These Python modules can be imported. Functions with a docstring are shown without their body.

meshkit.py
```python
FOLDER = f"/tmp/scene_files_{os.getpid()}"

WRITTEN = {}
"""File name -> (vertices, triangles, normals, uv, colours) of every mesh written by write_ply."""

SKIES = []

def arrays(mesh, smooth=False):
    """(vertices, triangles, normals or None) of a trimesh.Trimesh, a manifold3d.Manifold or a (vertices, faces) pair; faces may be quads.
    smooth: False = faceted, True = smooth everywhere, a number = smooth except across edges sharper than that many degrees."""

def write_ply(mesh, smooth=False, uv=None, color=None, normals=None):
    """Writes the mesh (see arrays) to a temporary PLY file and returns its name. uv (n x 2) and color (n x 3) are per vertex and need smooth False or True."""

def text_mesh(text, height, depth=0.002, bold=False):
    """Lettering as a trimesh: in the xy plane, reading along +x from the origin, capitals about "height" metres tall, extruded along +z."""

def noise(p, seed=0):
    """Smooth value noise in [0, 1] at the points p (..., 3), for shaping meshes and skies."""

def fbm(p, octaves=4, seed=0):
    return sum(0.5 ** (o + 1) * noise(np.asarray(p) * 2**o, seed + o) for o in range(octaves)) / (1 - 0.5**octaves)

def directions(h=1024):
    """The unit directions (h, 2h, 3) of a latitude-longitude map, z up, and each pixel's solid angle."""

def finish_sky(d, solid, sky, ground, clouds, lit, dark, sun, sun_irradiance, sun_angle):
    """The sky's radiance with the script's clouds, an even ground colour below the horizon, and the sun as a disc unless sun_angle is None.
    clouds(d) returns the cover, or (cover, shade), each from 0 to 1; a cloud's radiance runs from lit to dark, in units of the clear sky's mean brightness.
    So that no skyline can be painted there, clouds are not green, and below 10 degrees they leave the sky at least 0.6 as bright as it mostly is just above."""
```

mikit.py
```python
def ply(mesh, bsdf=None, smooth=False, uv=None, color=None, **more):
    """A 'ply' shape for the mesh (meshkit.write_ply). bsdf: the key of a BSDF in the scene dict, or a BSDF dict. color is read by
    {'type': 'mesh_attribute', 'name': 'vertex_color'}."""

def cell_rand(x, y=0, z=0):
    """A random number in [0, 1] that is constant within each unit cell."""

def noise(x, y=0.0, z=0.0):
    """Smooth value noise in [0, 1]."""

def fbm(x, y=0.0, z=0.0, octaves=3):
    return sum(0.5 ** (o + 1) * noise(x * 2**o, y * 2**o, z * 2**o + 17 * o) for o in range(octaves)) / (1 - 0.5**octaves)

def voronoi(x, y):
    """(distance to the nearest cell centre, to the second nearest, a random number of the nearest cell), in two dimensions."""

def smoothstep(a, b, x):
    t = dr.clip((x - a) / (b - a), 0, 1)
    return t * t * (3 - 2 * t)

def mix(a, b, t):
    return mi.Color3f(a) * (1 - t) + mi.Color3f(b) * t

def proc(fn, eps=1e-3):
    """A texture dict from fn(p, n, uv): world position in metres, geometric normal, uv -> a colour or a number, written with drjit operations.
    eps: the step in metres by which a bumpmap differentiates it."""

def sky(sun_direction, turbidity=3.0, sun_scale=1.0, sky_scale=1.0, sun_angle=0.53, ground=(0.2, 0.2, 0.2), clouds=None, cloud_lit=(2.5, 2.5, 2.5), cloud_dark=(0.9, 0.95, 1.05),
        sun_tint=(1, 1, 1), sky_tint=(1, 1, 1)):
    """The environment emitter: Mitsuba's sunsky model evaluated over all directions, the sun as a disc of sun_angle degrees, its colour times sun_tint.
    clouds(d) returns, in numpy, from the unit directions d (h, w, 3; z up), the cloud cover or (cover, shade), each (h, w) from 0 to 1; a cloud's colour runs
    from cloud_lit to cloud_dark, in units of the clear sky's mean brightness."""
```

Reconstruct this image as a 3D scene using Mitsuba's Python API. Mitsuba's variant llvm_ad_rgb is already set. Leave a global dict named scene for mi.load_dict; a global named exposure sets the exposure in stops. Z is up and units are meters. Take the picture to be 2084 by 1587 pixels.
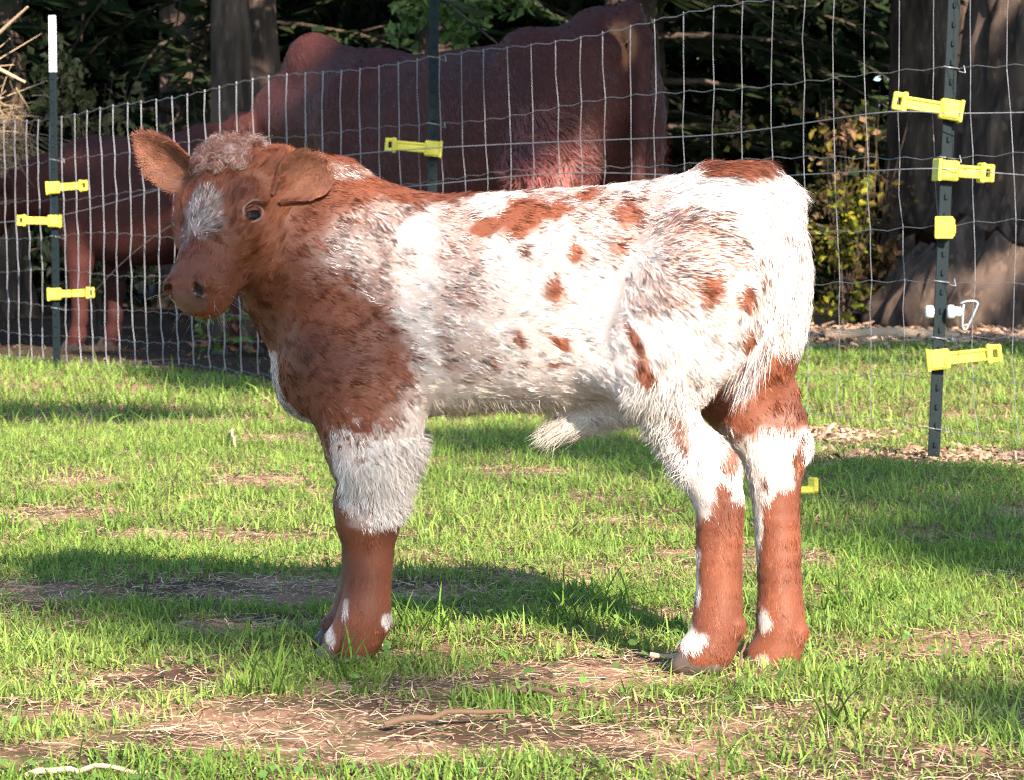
import math, random
import numpy as np, trimesh, mitsuba as mi, mikit, meshkit
import drjit as dr
from scipy import ndimage
from mikit import fbm, noise, voronoi, smoothstep, mix, cell_rand

T = mi.ScalarTransform4f
scene, labels = {}, {}
rng = np.random.default_rng(7)
PI = math.pi

# ---------------------------------------------------------------- camera, sky, exposure
CAM_Z = 0.62
FOV = 2 * math.degrees(math.atan(1042 / 5612))
scene['camera'] = {'type': 'thinlens', 'fov': FOV, 'fov_axis': 'x', 'near_clip': 0.1, 'far_clip': 400.0,
                   'aperture_radius': 0.0022, 'focus_distance': 4.0,
                   'to_world': T().look_at(origin=[0, 0, CAM_Z], target=[0, 5612, CAM_Z - 313.5], up=[0, 0, 1])}
SUN = np.array([0.36, -0.95, 0.58])
SUN = SUN / np.linalg.norm(SUN)
scene['sky'] = mikit.sky(SUN, turbidity=3, sun_tint=(.92, 1.0, 1.20))
exposure = 3.6

# ---------------------------------------------------------------- helpers
KEYS = {}


def numbered(name):
    n = KEYS.get(name, -1) + 1
    KEYS[name] = n
    return name if n == 0 else f'{name}_{n:03d}'


def lab(key, label=None, category=None, group=None, kind=None):
    d = labels.setdefault(key, {})
    for k, v in (('label', label), ('category', category), ('group', group), ('kind', kind)):
        if v is not None:
            d[k] = v


def thing(name, label, category, group=None):
    key = numbered(name)
    lab(key, label, category, group)
    return key


def part(parent, name, shape, label=None, kind=None):
    key = numbered(parent + '__' + name)
    scene[key] = shape
    if label or kind:
        lab(key, label, kind=kind)
    return key


def rgb(*c):
    return {'type': 'rgb', 'value': list(c)}


def mat(key, color, rough=0.6, spec=0.4, **kw):
    scene[key] = {'type': 'twosided', 'b': {'type': 'principled', 'base_color': rgb(*color) if isinstance(color, tuple) else color,
                                           'roughness': rough, 'specular': spec, **kw}}
    return key


VCOL = {'type': 'mesh_attribute', 'name': 'vertex_color'}


def npl(mesh, bsdf, normals=None, color=None):
    """ply dict from (v, f) with own normals and colours"""
    if normals is None:
        return mikit.ply(mesh, bsdf, smooth=False, color=color)
    path = meshkit.write_ply(mesh, False, None, color, normals)
    return {'type': 'ply', 'filename': path, 'face_normals': False, 'bsdf': {'type': 'ref', 'id': bsdf}}


def nz(p, f, seed=0):
    return meshkit.noise(np.asarray(p) * f, seed)


def fbmn(p, f, octv=3, seed=0):
    return sum(0.5 ** (o + 1) * meshkit.noise(np.asarray(p) * f * 2 ** o, seed + o) for o in range(octv)) / (1 - 0.5 ** octv)


def sstep(a, b, x):
    t = np.clip((x - a) / (b - a), 0, 1)
    return t * t * (3 - 2 * t)


def unit(v):
    return v / np.maximum(np.linalg.norm(v, axis=-1, keepdims=True), 1e-12)


def tube(pts, rad, sides=8, closed=True):
    """swept round tube (v, f) through points with per-point radii"""
    pts = np.asarray(pts, float)
    n = len(pts)
    rad = np.broadcast_to(np.asarray(rad, float), (n,))
    d = np.gradient(pts, axis=0)
    d = unit(d)
    ref = np.array([0.0, 0, 1]) if abs(d[0][2]) < 0.9 else np.array([1.0, 0, 0])
    u = unit(np.cross(d[0], ref))
    V = []
    ang = np.arange(sides) * 2 * PI / sides
    for i in range(n):
        u = unit(u - d[i] * (u @ d[i]))
        w = np.cross(d[i], u)
        V.append(pts[i] + rad[i] * (np.cos(ang)[:, None] * u + np.sin(ang)[:, None] * w))
    V = np.vstack(V)
    F = []
    for i in range(n - 1):
        for j in range(sides):
            a, b = i * sides + j, i * sides + (j + 1) % sides
            F += [[a, b, b + sides], [a, b + sides, a + sides]]
    if closed:
        V = np.vstack([V, pts[0], pts[-1]])
        k = len(V) - 2
        for j in range(sides):
            F.append([k, (j + 1) % sides, j])
            F.append([k + 1, (n - 1) * sides + j, (n - 1) * sides + (j + 1) % sides])
    return V, np.array(F)


def join(meshes):
    V, F, o = [], [], 0
    for v, f in meshes:
        V.append(np.asarray(v)); F.append(np.asarray(f) + o); o += len(v)
    return np.vstack(V), np.vstack(F)


def rbox(sx, sy, sz, r=0.002):
    """bevelled box centred at the origin (v, f)"""
    p = []
    for x in (-1, 1):
        for y in (-1, 1):
            for z in (-1, 1):
                h = np.array([x * sx / 2, y * sy / 2, z * sz / 2])
                for k in range(3):
                    q = h.copy()
                    for j in range(3):
                        if j != k:
                            q[j] -= np.sign(h[j]) * r
                    p.append(q)
    m = trimesh.convex.convex_hull(np.array(p))
    return np.array(m.vertices), np.array(m.faces)


def moved(mesh, M=None, t=(0, 0, 0)):
    v, f = mesh
    v = np.asarray(v)
    if M is not None:
        v = v @ np.asarray(M).T
    return v + np.asarray(t), f


def rotz(a):
    c, s = math.cos(a), math.sin(a)
    return np.array([[c, -s, 0], [s, c, 0], [0, 0, 1]])


# ---- implicit-surface sculpting: a field on a grid, smooth unions, surface nets
class Sculpt:
    def __init__(self, lo, hi, step):
        self.lo, self.step = np.array(lo, float), step
        self.n = np.ceil((np.array(hi) - lo) / step).astype(int) + 1
        self.F = np.full(self.n, 0.06, np.float32)
        self.ax = [(lo[i] + step * np.arange(self.n[i])).astype(np.float32) for i in range(3)]

    def box(self, lo, hi):
        i0 = np.clip(np.floor((np.asarray(lo) - self.lo) / self.step).astype(int), 0, self.n)
        i1 = np.clip(np.ceil((np.asarray(hi) - self.lo) / self.step).astype(int) + 1, 0, self.n)
        sl = tuple(slice(a, b) for a, b in zip(i0, i1))
        P = np.meshgrid(*[self.ax[k][sl[k]] for k in range(3)], indexing='ij', sparse=True)
        return sl, P

    def blend(self, sl, d, k, op):
        a = self.F[sl]
        if op == 'add':
            h = np.maximum(k - np.abs(a - d), 0) / k
            self.F[sl] = np.minimum(a, d) - h * h * k * 0.25
        else:
            h = np.maximum(k - np.abs(a + d), 0) / k
            self.F[sl] = np.maximum(a, -d) + h * h * k * 0.25

    def cone(self, p, q, r1, r2, k=0.03, op='add', flat=None):
        p, q = np.asarray(p, float), np.asarray(q, float)
        m = max(r1, r2) + k + 0.02
        sl, (X, Y, Z) = self.box(np.minimum(p, q) - m, np.maximum(p, q) + m)
        d = q - p
        L2 = d @ d
        x, y, z = X - p[0], Y - p[1], Z - p[2]
        t = np.clip((x * d[0] + y * d[1] + z * d[2]) / L2, 0, 1)
        r = np.sqrt((x - t * d[0]) ** 2 + (y - t * d[1]) ** 2 + (z - t * d[2]) ** 2) - (r1 + (r2 - r1) * t)
        self.blend(sl, r.astype(np.float32), k, op)

    def ell(self, c, rad, k=0.03, R=None, op='add'):
        """ellipsoid; R rows = axes"""
        c, rad = np.asarray(c, float), np.asarray(rad, float)
        R = np.eye(3) if R is None else np.asarray(R)
        m = np.abs(R.T * rad).max(1) + k + 0.02
        m = np.sqrt(((R.T * rad) ** 2).sum(1)) + k + 0.02
        sl, (X, Y, Z) = self.box(c - m, c + m)
        x, y, z = X - c[0], Y - c[1], Z - c[2]
        q = [R[i, 0] * x + R[i, 1] * y + R[i, 2] * z for i in range(3)]
        k0 = np.sqrt(sum((q[i] / rad[i]) ** 2 for i in range(3)))
        k1 = np.sqrt(sum((q[i] / rad[i] ** 2) ** 2 for i in range(3))) + 1e-9
        self.blend(sl, (k0 * (k0 - 1) / k1).astype(np.float32), k, op)

    def loft(self, st, p=2.3, k=0.03):
        """body along x from stations (x, top, bottom, half width)"""
        st = np.array(st)
        from scipy.interpolate import PchipInterpolator as P_
        sl, (X, Y, Z) = self.box((st[0, 0] - .05, -st[:, 3].max() - .06, st[:, 2].min() - .06), (st[-1, 0] + .05, st[:, 3].max() + .06, st[:, 1].max() + .06))
        xs = np.clip(X, st[0, 0], st[-1, 0])
        top, bot, w = (P_(st[:, 0], st[:, j])(xs) for j in (1, 2, 3))
        h, c = (top - bot) / 2, (top + bot) / 2
        g = (np.abs((Z - c) / h) ** p + np.abs(Y / w) ** p) ** (1 / p)
        d = (g - 1) * np.minimum(h, w) * 0.9
        over = np.maximum(st[0, 0] - X, X - st[-1, 0])
        d = np.where(over > 0, np.sqrt(np.maximum(d, 0) ** 2 + over ** 2), d)
        self.blend(sl, d.astype(np.float32), k, 'add')

    def mesh(self):
        F = self.F
        s = F < 0
        n = F.shape
        cell = np.zeros(tuple(k - 1 for k in n), bool)
        corner = [s[i:n[0] - 1 + i, j:n[1] - 1 + j, k:n[2] - 1 + k] for i in (0, 1) for j in (0, 1) for k in (0, 1)]
        al, an = corner[0].copy(), corner[0].copy()
        for c in corner[1:]:
            al &= c; an |= c
        cell = an & ~al
        idx = np.argwhere(cell)
        lut = np.full(cell.shape, -1, np.int32)
        lut[cell] = np.arange(len(idx))
        acc, cnt = np.zeros((len(idx), 3)), np.zeros(len(idx))
        O = np.array([[i, j, k] for i in (0, 1) for j in (0, 1) for k in (0, 1)])
        for a in range(8):
            for b in range(a + 1, 8):
                if np.abs(O[a] - O[b]).sum() != 1:
                    continue
                fa = F[tuple((idx + O[a]).T)]; fb = F[tuple((idx + O[b]).T)]
                m = (fa < 0) != (fb < 0)
                t = np.where(m, fa / np.where(m, fa - fb, 1), 0)[:, None]
                acc += np.where(m[:, None], O[a] + t * (O[b] - O[a]), 0); cnt += m
        V = self.lo + (idx + acc / cnt[:, None]) * self.step
        Q = []
        for ax in range(3):
            o1, o2 = [(1, 2), (2, 0), (0, 1)][ax]
            sl0 = [slice(None)] * 3; sl1 = [slice(None)] * 3
            sl0[ax] = slice(0, n[ax] - 1); sl1[ax] = slice(1, n[ax])
            ed = np.argwhere(s[tuple(sl0)] != s[tuple(sl1)])
            ed = ed[(ed[:, o1] > 0) & (ed[:, o2] > 0) & (ed[:, o1] < n[o1] - 1) & (ed[:, o2] < n[o2] - 1)]
            inside = s[tuple(ed.T)]
            e1, e2 = np.eye(3, dtype=int)[o1], np.eye(3, dtype=int)[o2]
            q = np.stack([lut[tuple((ed - e1 - e2).T)], lut[tuple((ed - e2).T)], lut[tuple(ed.T)], lut[tuple((ed - e1).T)]], 1)
            q[~inside] = q[~inside][:, ::-1]
            Q.append(q)
        Q = np.vstack(Q)
        Fc = np.vstack([Q[:, [0, 1, 2]], Q[:, [0, 2, 3]]])
        N = self.grad(V)
        return V, Fc, N

    def at(self, P):
        return ndimage.map_coordinates(self.F, ((np.asarray(P) - self.lo) / self.step).T, order=1, mode='nearest')

    def grad(self, P, e=None):
        e = self.step * 1.2 if e is None else e
        return unit(np.stack([self.at(P + d) - self.at(P - d) for d in np.eye(3) * e], 1))


def strands(base, nrm, direc, length, width, color, lift=0.35, bend=0.0, segs=2, curl=0.0, r=rng, soft=0.75, jit=None):
    """tapered fur or grass ribbons from base points. Returns v, f, normals, colours"""
    n = len(base)
    side = unit(np.cross(direc, nrm) + r.normal(0, .25, (n, 3)))
    L, W = np.broadcast_to(length, (n,))[:, None], np.broadcast_to(width, (n,))[:, None]
    lift = np.broadcast_to(lift, (n,))[:, None]
    bend = np.broadcast_to(bend, (n,))[:, None]
    ph = r.uniform(0, 2 * PI, (n, 1))
    d0 = unit(direc * (1 - lift) + nrm * lift)
    V, N = [], []
    curl = np.broadcast_to(curl, (n,))[:, None]
    for k in range(segs):
        t = k / segs
        c = base + d0 * L * t + (direc - nrm * 0.55) * bend * L * t * t + curl * L * (side * np.sin(ph + 5 * t) + nrm * np.cos(ph + 5 * t)) * t
        w = side * W * 0.5 * (1 - 0.45 * t)
        V += [c - w, c + w]
    V.append(base + d0 * L + (direc - nrm * 0.55) * bend * L + curl * L * (side * np.sin(ph + 5) + nrm * np.cos(ph + 5)))
    V = np.stack(V, 1)
    m = V.shape[1]
    rn = np.cross(side, d0)
    rn *= np.sign((rn * nrm).sum(1, keepdims=True) + 1e-9)
    nn = unit(nrm * soft + rn * (1 - soft) + r.normal(0, .12, (n, 3)) + (0 if jit is None else jit))
    Nn = np.repeat(nn[:, None, :], m, 1)
    f = []
    for k in range(segs - 1):
        f += [[2 * k, 2 * k + 1, 2 * k + 3], [2 * k, 2 * k + 3, 2 * k + 2]]
    f.append([2 * segs - 2, 2 * segs - 1, 2 * segs])
    f = np.array(f)
    Fc = (f[None] + (np.arange(n) * m)[:, None, None]).reshape(-1, 3)
    C = np.repeat(color[:, None, :], m, 1).reshape(-1, 3)
    return V.reshape(-1, 3), Fc, Nn.reshape(-1, 3), C


def cat_strands(S):
    o, V, F, N, C = 0, [], [], [], []
    for v, f, n, c in S:
        V.append(v); F.append(f + o); N.append(n); C.append(c); o += len(v)
    return np.vstack(V), np.vstack(F), np.vstack(N), np.vstack(C)


def sample_mesh(V, F, N, count, weight=None, r=rng):
    tri = V[F]
    area = np.linalg.norm(np.cross(tri[:, 1] - tri[:, 0], tri[:, 2] - tri[:, 0]), axis=1) / 2
    w = area if weight is None else area * weight
    i = r.choice(len(F), count, p=w / w.sum())
    b = r.random((count, 2))
    fl = b.sum(1) > 1
    b[fl] = 1 - b[fl]
    b = np.column_stack([1 - b.sum(1), b])[:, :, None]
    return (tri[i] * b).sum(1), unit((N[F[i]] * b).sum(1)), i
# ---------------------------------------------------------------- the ground
def ground_z(x, y):
    p = np.stack([np.asarray(x, float), np.asarray(y, float), 0 * np.asarray(x, float)], -1)
    return (fbmn(p, 1.3, 3, 11) - .5) * .05 * sstep(2.0, 9.0, np.abs(p[..., 1] - 4.0) + 1.2) + (fbmn(p, 6.0, 2, 12) - .5) * .022 - .010


xs = np.concatenate([np.linspace(-60, -6, 19), np.linspace(-5.4, 5.4, 130), np.linspace(6, 60, 19)])
ys = np.concatenate([np.linspace(-40, -2, 20), np.linspace(-1.5, 2.4, 14), np.linspace(2.5, 10, 140), np.linspace(10.1, 24, 80), np.linspace(25, 90, 20)])
gx, gy = np.meshgrid(xs, ys, indexing='ij')
gv = np.stack([gx, gy, ground_z(gx, gy)], -1).reshape(-1, 3)
ii = (np.arange(len(xs) - 1)[:, None] * len(ys) + np.arange(len(ys) - 1)[None]).reshape(-1)
gf = np.stack([ii, ii + len(ys), ii + len(ys) + 1, ii + 1], 1)

# worn places where straw, thatch and soil show: (x, y, rx, ry)
BARE = [(.02, 3.84, .26, .10), (.14, 4.02, .16, .09), (-.16, 3.42, .34, .18), (-.62, 3.62, .16, .08), (-.24, 3.52, .24, .17), (.06, 3.92, .15, .13), (-.62, 3.30, .13, .07), (.18, 3.30, .10, .09), (-.55, 4.85, .42, .22), (-.92, 4.92, .30, .14), (-.45, 4.45, .15, .12), (-.66, 5.75, .30, .07), (-1.02, 6.2, .16, .16), (-.66, 7.0, .15, .16), (-1.12, 7.1, .10, .10),
        (.22, 6.05, .15, .10), (.02, 7.3, .14, .14), (.58, 4.10, .10, .05), (.75, 3.85, .07, .05), (.36, 3.62, .05, .06), (1.30, 7.75, .40, .22), (.95, 8.6, .25, .30), (-.80, 10.4, .20, .2), (-.20, 4.15, .10, .05), (.30, 4.55, .08, .08), (-.5, 3.9, .1, .08), (.95, 4.0, .1, .05)]


def bareness(x, y):
    x, y = np.asarray(x, float), np.asarray(y, float)
    p = np.stack([x, y, 0 * x], -1)
    w = (fbmn(p, 5, 3, 21) - .5) * 1.3
    b = np.zeros_like(x)
    for (cx, cy, rx, ry) in BARE:
        b = np.maximum(b, 1 - sstep(.55, 1.35, np.sqrt(((x - cx) / rx) ** 2 + ((y - cy) / ry) ** 2) + w))
    b = np.maximum(b, sstep(.60, .80, fbmn(p, 2.6, 3, 23)) * .75)
    b = np.maximum(b, sstep(.58, .72, fbmn(p, 9, 2, 29)) * .45)
    b = np.where(x < .55 + w * .5, np.maximum(b, sstep(9.75, 10.3, y + 1.6 * x)), b)      # bare earth under the trees beyond the fence
    b = np.maximum(b, sstep(15.2, 16.2, y + w * .6))
    return np.clip(b, 0, 1)


def soil(p, n, uv):
    a = fbm(p.x * 9, p.y * 9, 0, 4)
    b = noise(p.x * 140, p.y * 140, 3)
    c = noise(p.x * 45, p.y * 70, 7)
    base = mix((.055, .034, .024), (.185, .108, .074), smoothstep(.3, .7, a))
    base = mix(base, (.36, .26, .18), smoothstep(.72, .85, b) * .8)
    soil_shade = smoothstep(9.6, 10.6, p.y + 1.6 * p.x + 1.2 * (a - .5)) * (1 - smoothstep(.4, .9, p.x + .6 * (b - .5)))  # deep shade beyond the fence, painted in as a darker soil
    base = mix(base, mix((.022, .016, .013), (.07, .045, .03), smoothstep(.6, .8, b)), soil_shade)
    turf = mix((.055, .095, .022), (.12, .17, .045), a)
    far = dr.maximum(smoothstep(3.2, 4.6, dr.abs(p.x) + .8 * (a - .5)), dr.maximum(smoothstep(1.6, .6, p.y), smoothstep(34, 40, p.y)))
    base = mix(base, turf, far * (1 - soil_shade) * smoothstep(.25, .5, c + .25))
    return mix(base, (.045, .06, .022), smoothstep(.55, .75, c) * .5 * (1 - soil_shade))


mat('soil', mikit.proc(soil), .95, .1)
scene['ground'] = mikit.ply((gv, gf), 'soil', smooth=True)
lab('ground', kind='structure')

# ---- grass
gr = np.random.default_rng(5)


def scatter(n, y0, y1, margin):
    y = gr.uniform(y0, y1, n)
    hw = .186 * y + margin
    k = gr.random(n) < hw / (.186 * y1 + margin)
    y, hw = y[k], hw[k]
    return gr.uniform(-1, 1, len(y)) * hw, y


def blades(x, y, keep_bare, L, W, segs, dead=.0, lean=.55):
    b = bareness(x, y)
    clump = fbmn(np.stack([x, y, 0 * x], -1), 11, 2, 41)
    k = (gr.random(len(x)) < np.clip(1.02 - b * (1 - keep_bare) * 1.12, 0, 1)) & (gr.random(len(x)) < .5 + .9 * clump)
    x, y, b, clump = x[k], y[k], b[k], clump[k]
    n = len(x)
    p = np.stack([x, y, ground_z(x, y)], 1)
    az = gr.uniform(0, 2 * PI, n) + (nz(p, 3.0, 43) - .5) * 5
    d = np.stack([np.cos(az), np.sin(az), np.zeros(n)], 1)
    ln = L * gr.uniform(.45, 1.15, n) * (.65 + .7 * clump) * (1 - .35 * b)
    tall = gr.random(n) < .035
    ln[tall] *= 1.6
    up = np.tile([0, 0, 1.0], (n, 1))
    lift = np.clip(gr.normal(lean + .18, .2, n), .12, .95)
    isdead = gr.random(n) < dead + .35 * b
    tone = fbmn(p, 2.2, 2, 45)[:, None]
    g = np.array([.150, .262, .052]) * (1 - tone) + np.array([.275, .375, .098]) * tone
    g = g * gr.normal(1, .2, (n, 1)) + np.where(gr.random((n, 1)) < .12, np.array([.05, .045, .0]), 0) + np.where(gr.random((n, 1)) < .15, np.array([-.03, -.035, .012]), 0)
    s = (np.array([.42, .315, .18]) * gr.normal(1, .25, (n, 1)))
    c = np.clip(np.where(isdead[:, None], s, g), .012, .62)
    lift = np.where(isdead, lift * .55, lift)
    return strands(p, up, d, ln, W * gr.uniform(.6, 1.3, n), c, lift, gr.uniform(.1, .7, n), segs, 0, gr, soft=.30)


scene['grass_blade'] = {'type': 'principledthin', 'base_color': VCOL, 'roughness': .45, 'diff_trans': .75, 'spec_trans': 0.0, 'eta': 1.4}
LAWN = [blades(*scatter(135000, 2.7, 5.6, .38), .10, .035, .0030, 3, .07),
        blades(*scatter(100000, 5.6, 9.2, .5), .10, .046, .0040, 2, .08),
        blades(*scatter(100000, 9.2, 17.5, .8), .10, .070, .0062, 2, .10)]
xo, yo = gr.uniform(-5.5, 5.5, 60000), gr.uniform(-.5, 17, 60000)
ko = np.abs(xo) > np.where(yo < 2.7, 0, .186 * yo + .4)
LAWN.append(blades(xo[ko], yo[ko], .12, .065, .008, 2, .1))
v, f, n_, c = cat_strands(LAWN)
scene['grass'] = npl((v, f), 'grass_blade', n_, c)
lab('grass', 'short green lawn grass growing in tufts over the whole paddock', 'grass', kind='stuff')
# a few taller tufts that stand out
TUFT = []
for (u_, w_) in [(-.245, 3.93), (-.205, 3.76), (.10, 4.45), (.16, 4.55), (.55, 4.55), (.63, 4.65), (-.14, 4.35), (-.33, 3.72), (.42, 3.5)]:
    k = gr.integers(12, 34)
    x, y = u_ + gr.normal(0, .02, k), w_ + gr.normal(0, .02, k)
    p = np.stack([x, y, ground_z(x, y)], 1)
    az = gr.uniform(0, 2 * PI, k)
    TUFT.append(strands(p, np.tile([0, 0, 1.0], (k, 1)), np.stack([np.cos(az), np.sin(az), 0 * az], 1), gr.uniform(.06, .12, k), .0038, np.clip(np.array([.13, .225, .042]) * gr.normal(1, .15, (k, 1)), .01, .6), gr.uniform(.5, .9, k), gr.uniform(.2, .6, k), 4, 0, gr, soft=.4))
v, f, n_, c = cat_strands(TUFT)
scene['long_grass'] = npl((v, f), 'grass_blade', n_, c)
lab('long_grass', 'taller bright grass tufts standing above the lawn around the hooves', 'grass', kind='stuff')

# straw and dead thatch lying flat
x, y = scatter(140000, 2.7, 9.5, .35)
b = bareness(x, y)
k = gr.random(len(x)) < .10 + .75 * b
x, y = x[k], y[k]
n = len(x)
p = np.stack([x, y, ground_z(x, y) + gr.uniform(.001, .012, n)], 1)
az = gr.uniform(0, 2 * PI, n)
tone = gr.random((n, 1))
c = np.clip((np.array([.26, .150, .095]) * (1 - tone) + np.array([.62, .46, .315]) * tone) * gr.normal(1, .15, (n, 1)), .02, .7)
v, f, n_, c = strands(p, np.tile([0, 0, 1.0], (n, 1)), np.stack([np.cos(az), np.sin(az), 0 * az], 1), gr.uniform(.010, .055, n), gr.uniform(.0008, .0024, n), c, gr.uniform(0, .22, n), gr.uniform(-.2, .6, n), 2, .10, gr, soft=.7)
mat('straw', VCOL, .7, .25)
scene['straw_litter'] = npl((v, f), 'straw', n_, c)
lab('straw_litter', 'dry straw and dead thatch lying in the worn patches of the lawn', 'straw', kind='stuff')

# clover and small weeds
x, y = scatter(6000, 2.7, 8.0, .3)
k = fbmn(np.stack([x, y, 0 * x], -1), 2.3, 2, 61) > .56
x, y = x[k], y[k]
n = len(x)
V, F = [], []
th_ = np.arange(6) * PI / 3
for i in range(n):
    r_ = gr.uniform(.0035, .0075)
    nrm = unit(np.array([gr.normal(0, .45), gr.normal(-.2, .45), 1]))
    e1 = unit(np.cross(nrm, [0, 1, .1])); e2 = np.cross(nrm, e1)
    c0 = np.array([x[i], y[i], ground_z(x[i], y[i]) + gr.uniform(.012, .035)])
    V.append(c0 + r_ * (np.cos(th_)[:, None] * e1 + np.sin(th_)[:, None] * e2 * gr.uniform(.6, 1)))
    F.append(np.array([[0, 1, 2], [0, 2, 3], [0, 3, 4], [0, 4, 5]]) + 6 * i)
V, F = np.vstack(V), np.vstack(F)
C = np.repeat(np.clip(np.array([.12, .22, .06]) * gr.normal(1, .2, (n, 1)), .01, .5), 6, 0)
scene['clover'] = mikit.ply((V, F), 'grass_blade', False, color=C)
lab('clover', 'small round clover and weed leaves scattered low in the lawn', 'weeds', kind='stuff')

# twigs lying on the ground
mat('twig_bark', (.13, .085, .055), .85, .2)
mat('twig_pale', (.42, .33, .22), .8, .2)


def twig(pts, r, m, label, group=None, name='twig'):
    pts = np.array(pts, float)
    t = np.linspace(0, 1, 9)
    from scipy.interpolate import CubicSpline
    q = CubicSpline(np.linspace(0, 1, len(pts)), pts)(t)
    q[:, 2] += ground_z(q[:, 0], q[:, 1])
    q += gr.normal(0, r * .5, q.shape)
    key = thing(name, label, name, group)
    scene[key] = mikit.ply(tube(q, r * np.linspace(1, .55, 9), 7), m, smooth=True)


twig([(-.16, 3.46, .012), (-.08, 3.475, .02), (.0, 3.50, .014)], .005, 'twig_bark', 'brown curved stick lying in the straw patch in front of the calf, the lowest stick')
twig([(-.03, 3.70, .012), (.02, 3.69, .016), (.075, 3.66, .012)], .0055, 'twig_bark', 'short thick brown stick on the bare patch right of the front hooves')
twig([(-.56, 3.15, .012), (-.50, 3.17, .02), (-.42, 3.16, .014)], .004, 'twig_pale', 'pale stick lying at the bottom left corner of the lawn')
twig([(-.86, 8.45, .03), (-.84, 8.25, .04), (-.81, 8.05, .02)], .006, 'twig_pale', 'pale dry stalk lying on the sunny grass left of the calf chest')
twig([(.325, 3.92, .006), (.335, 3.95, .03), (.352, 3.99, .055)], .0025, 'twig_bark', 'thin dark twig sticking up between the two hind hooves')
twig([(.205, 4.02, .010), (.26, 4.0, .016), (.30, 3.96, .010)], .004, 'twig_pale', 'pale dry stem on the grass in front of the near hind hoof')
# ---------------------------------------------------------------- trees, shrubs, brush
tr = np.random.default_rng(33)
scene['leaf'] = {'type': 'principledthin', 'base_color': VCOL, 'roughness': .4, 'diff_trans': .7, 'spec_trans': 0.0, 'eta': 1.4}


def barkfn(p, n, uv):
    a = fbm(p.x * 14, p.y * 14, p.z * 3, 4)
    b = noise(p.x * 45, p.y * 45, p.z * 12)
    c = mix((.032, .024, .021), (.105, .074, .060), smoothstep(.25, .75, a))
    return mix(c, (.16, .115, .09), smoothstep(.65, .9, b) * .5)


mat('bark', mikit.proc(barkfn), .9, .15)
mat('dry_wood', (.46, .33, .22), .85, .15)


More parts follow.
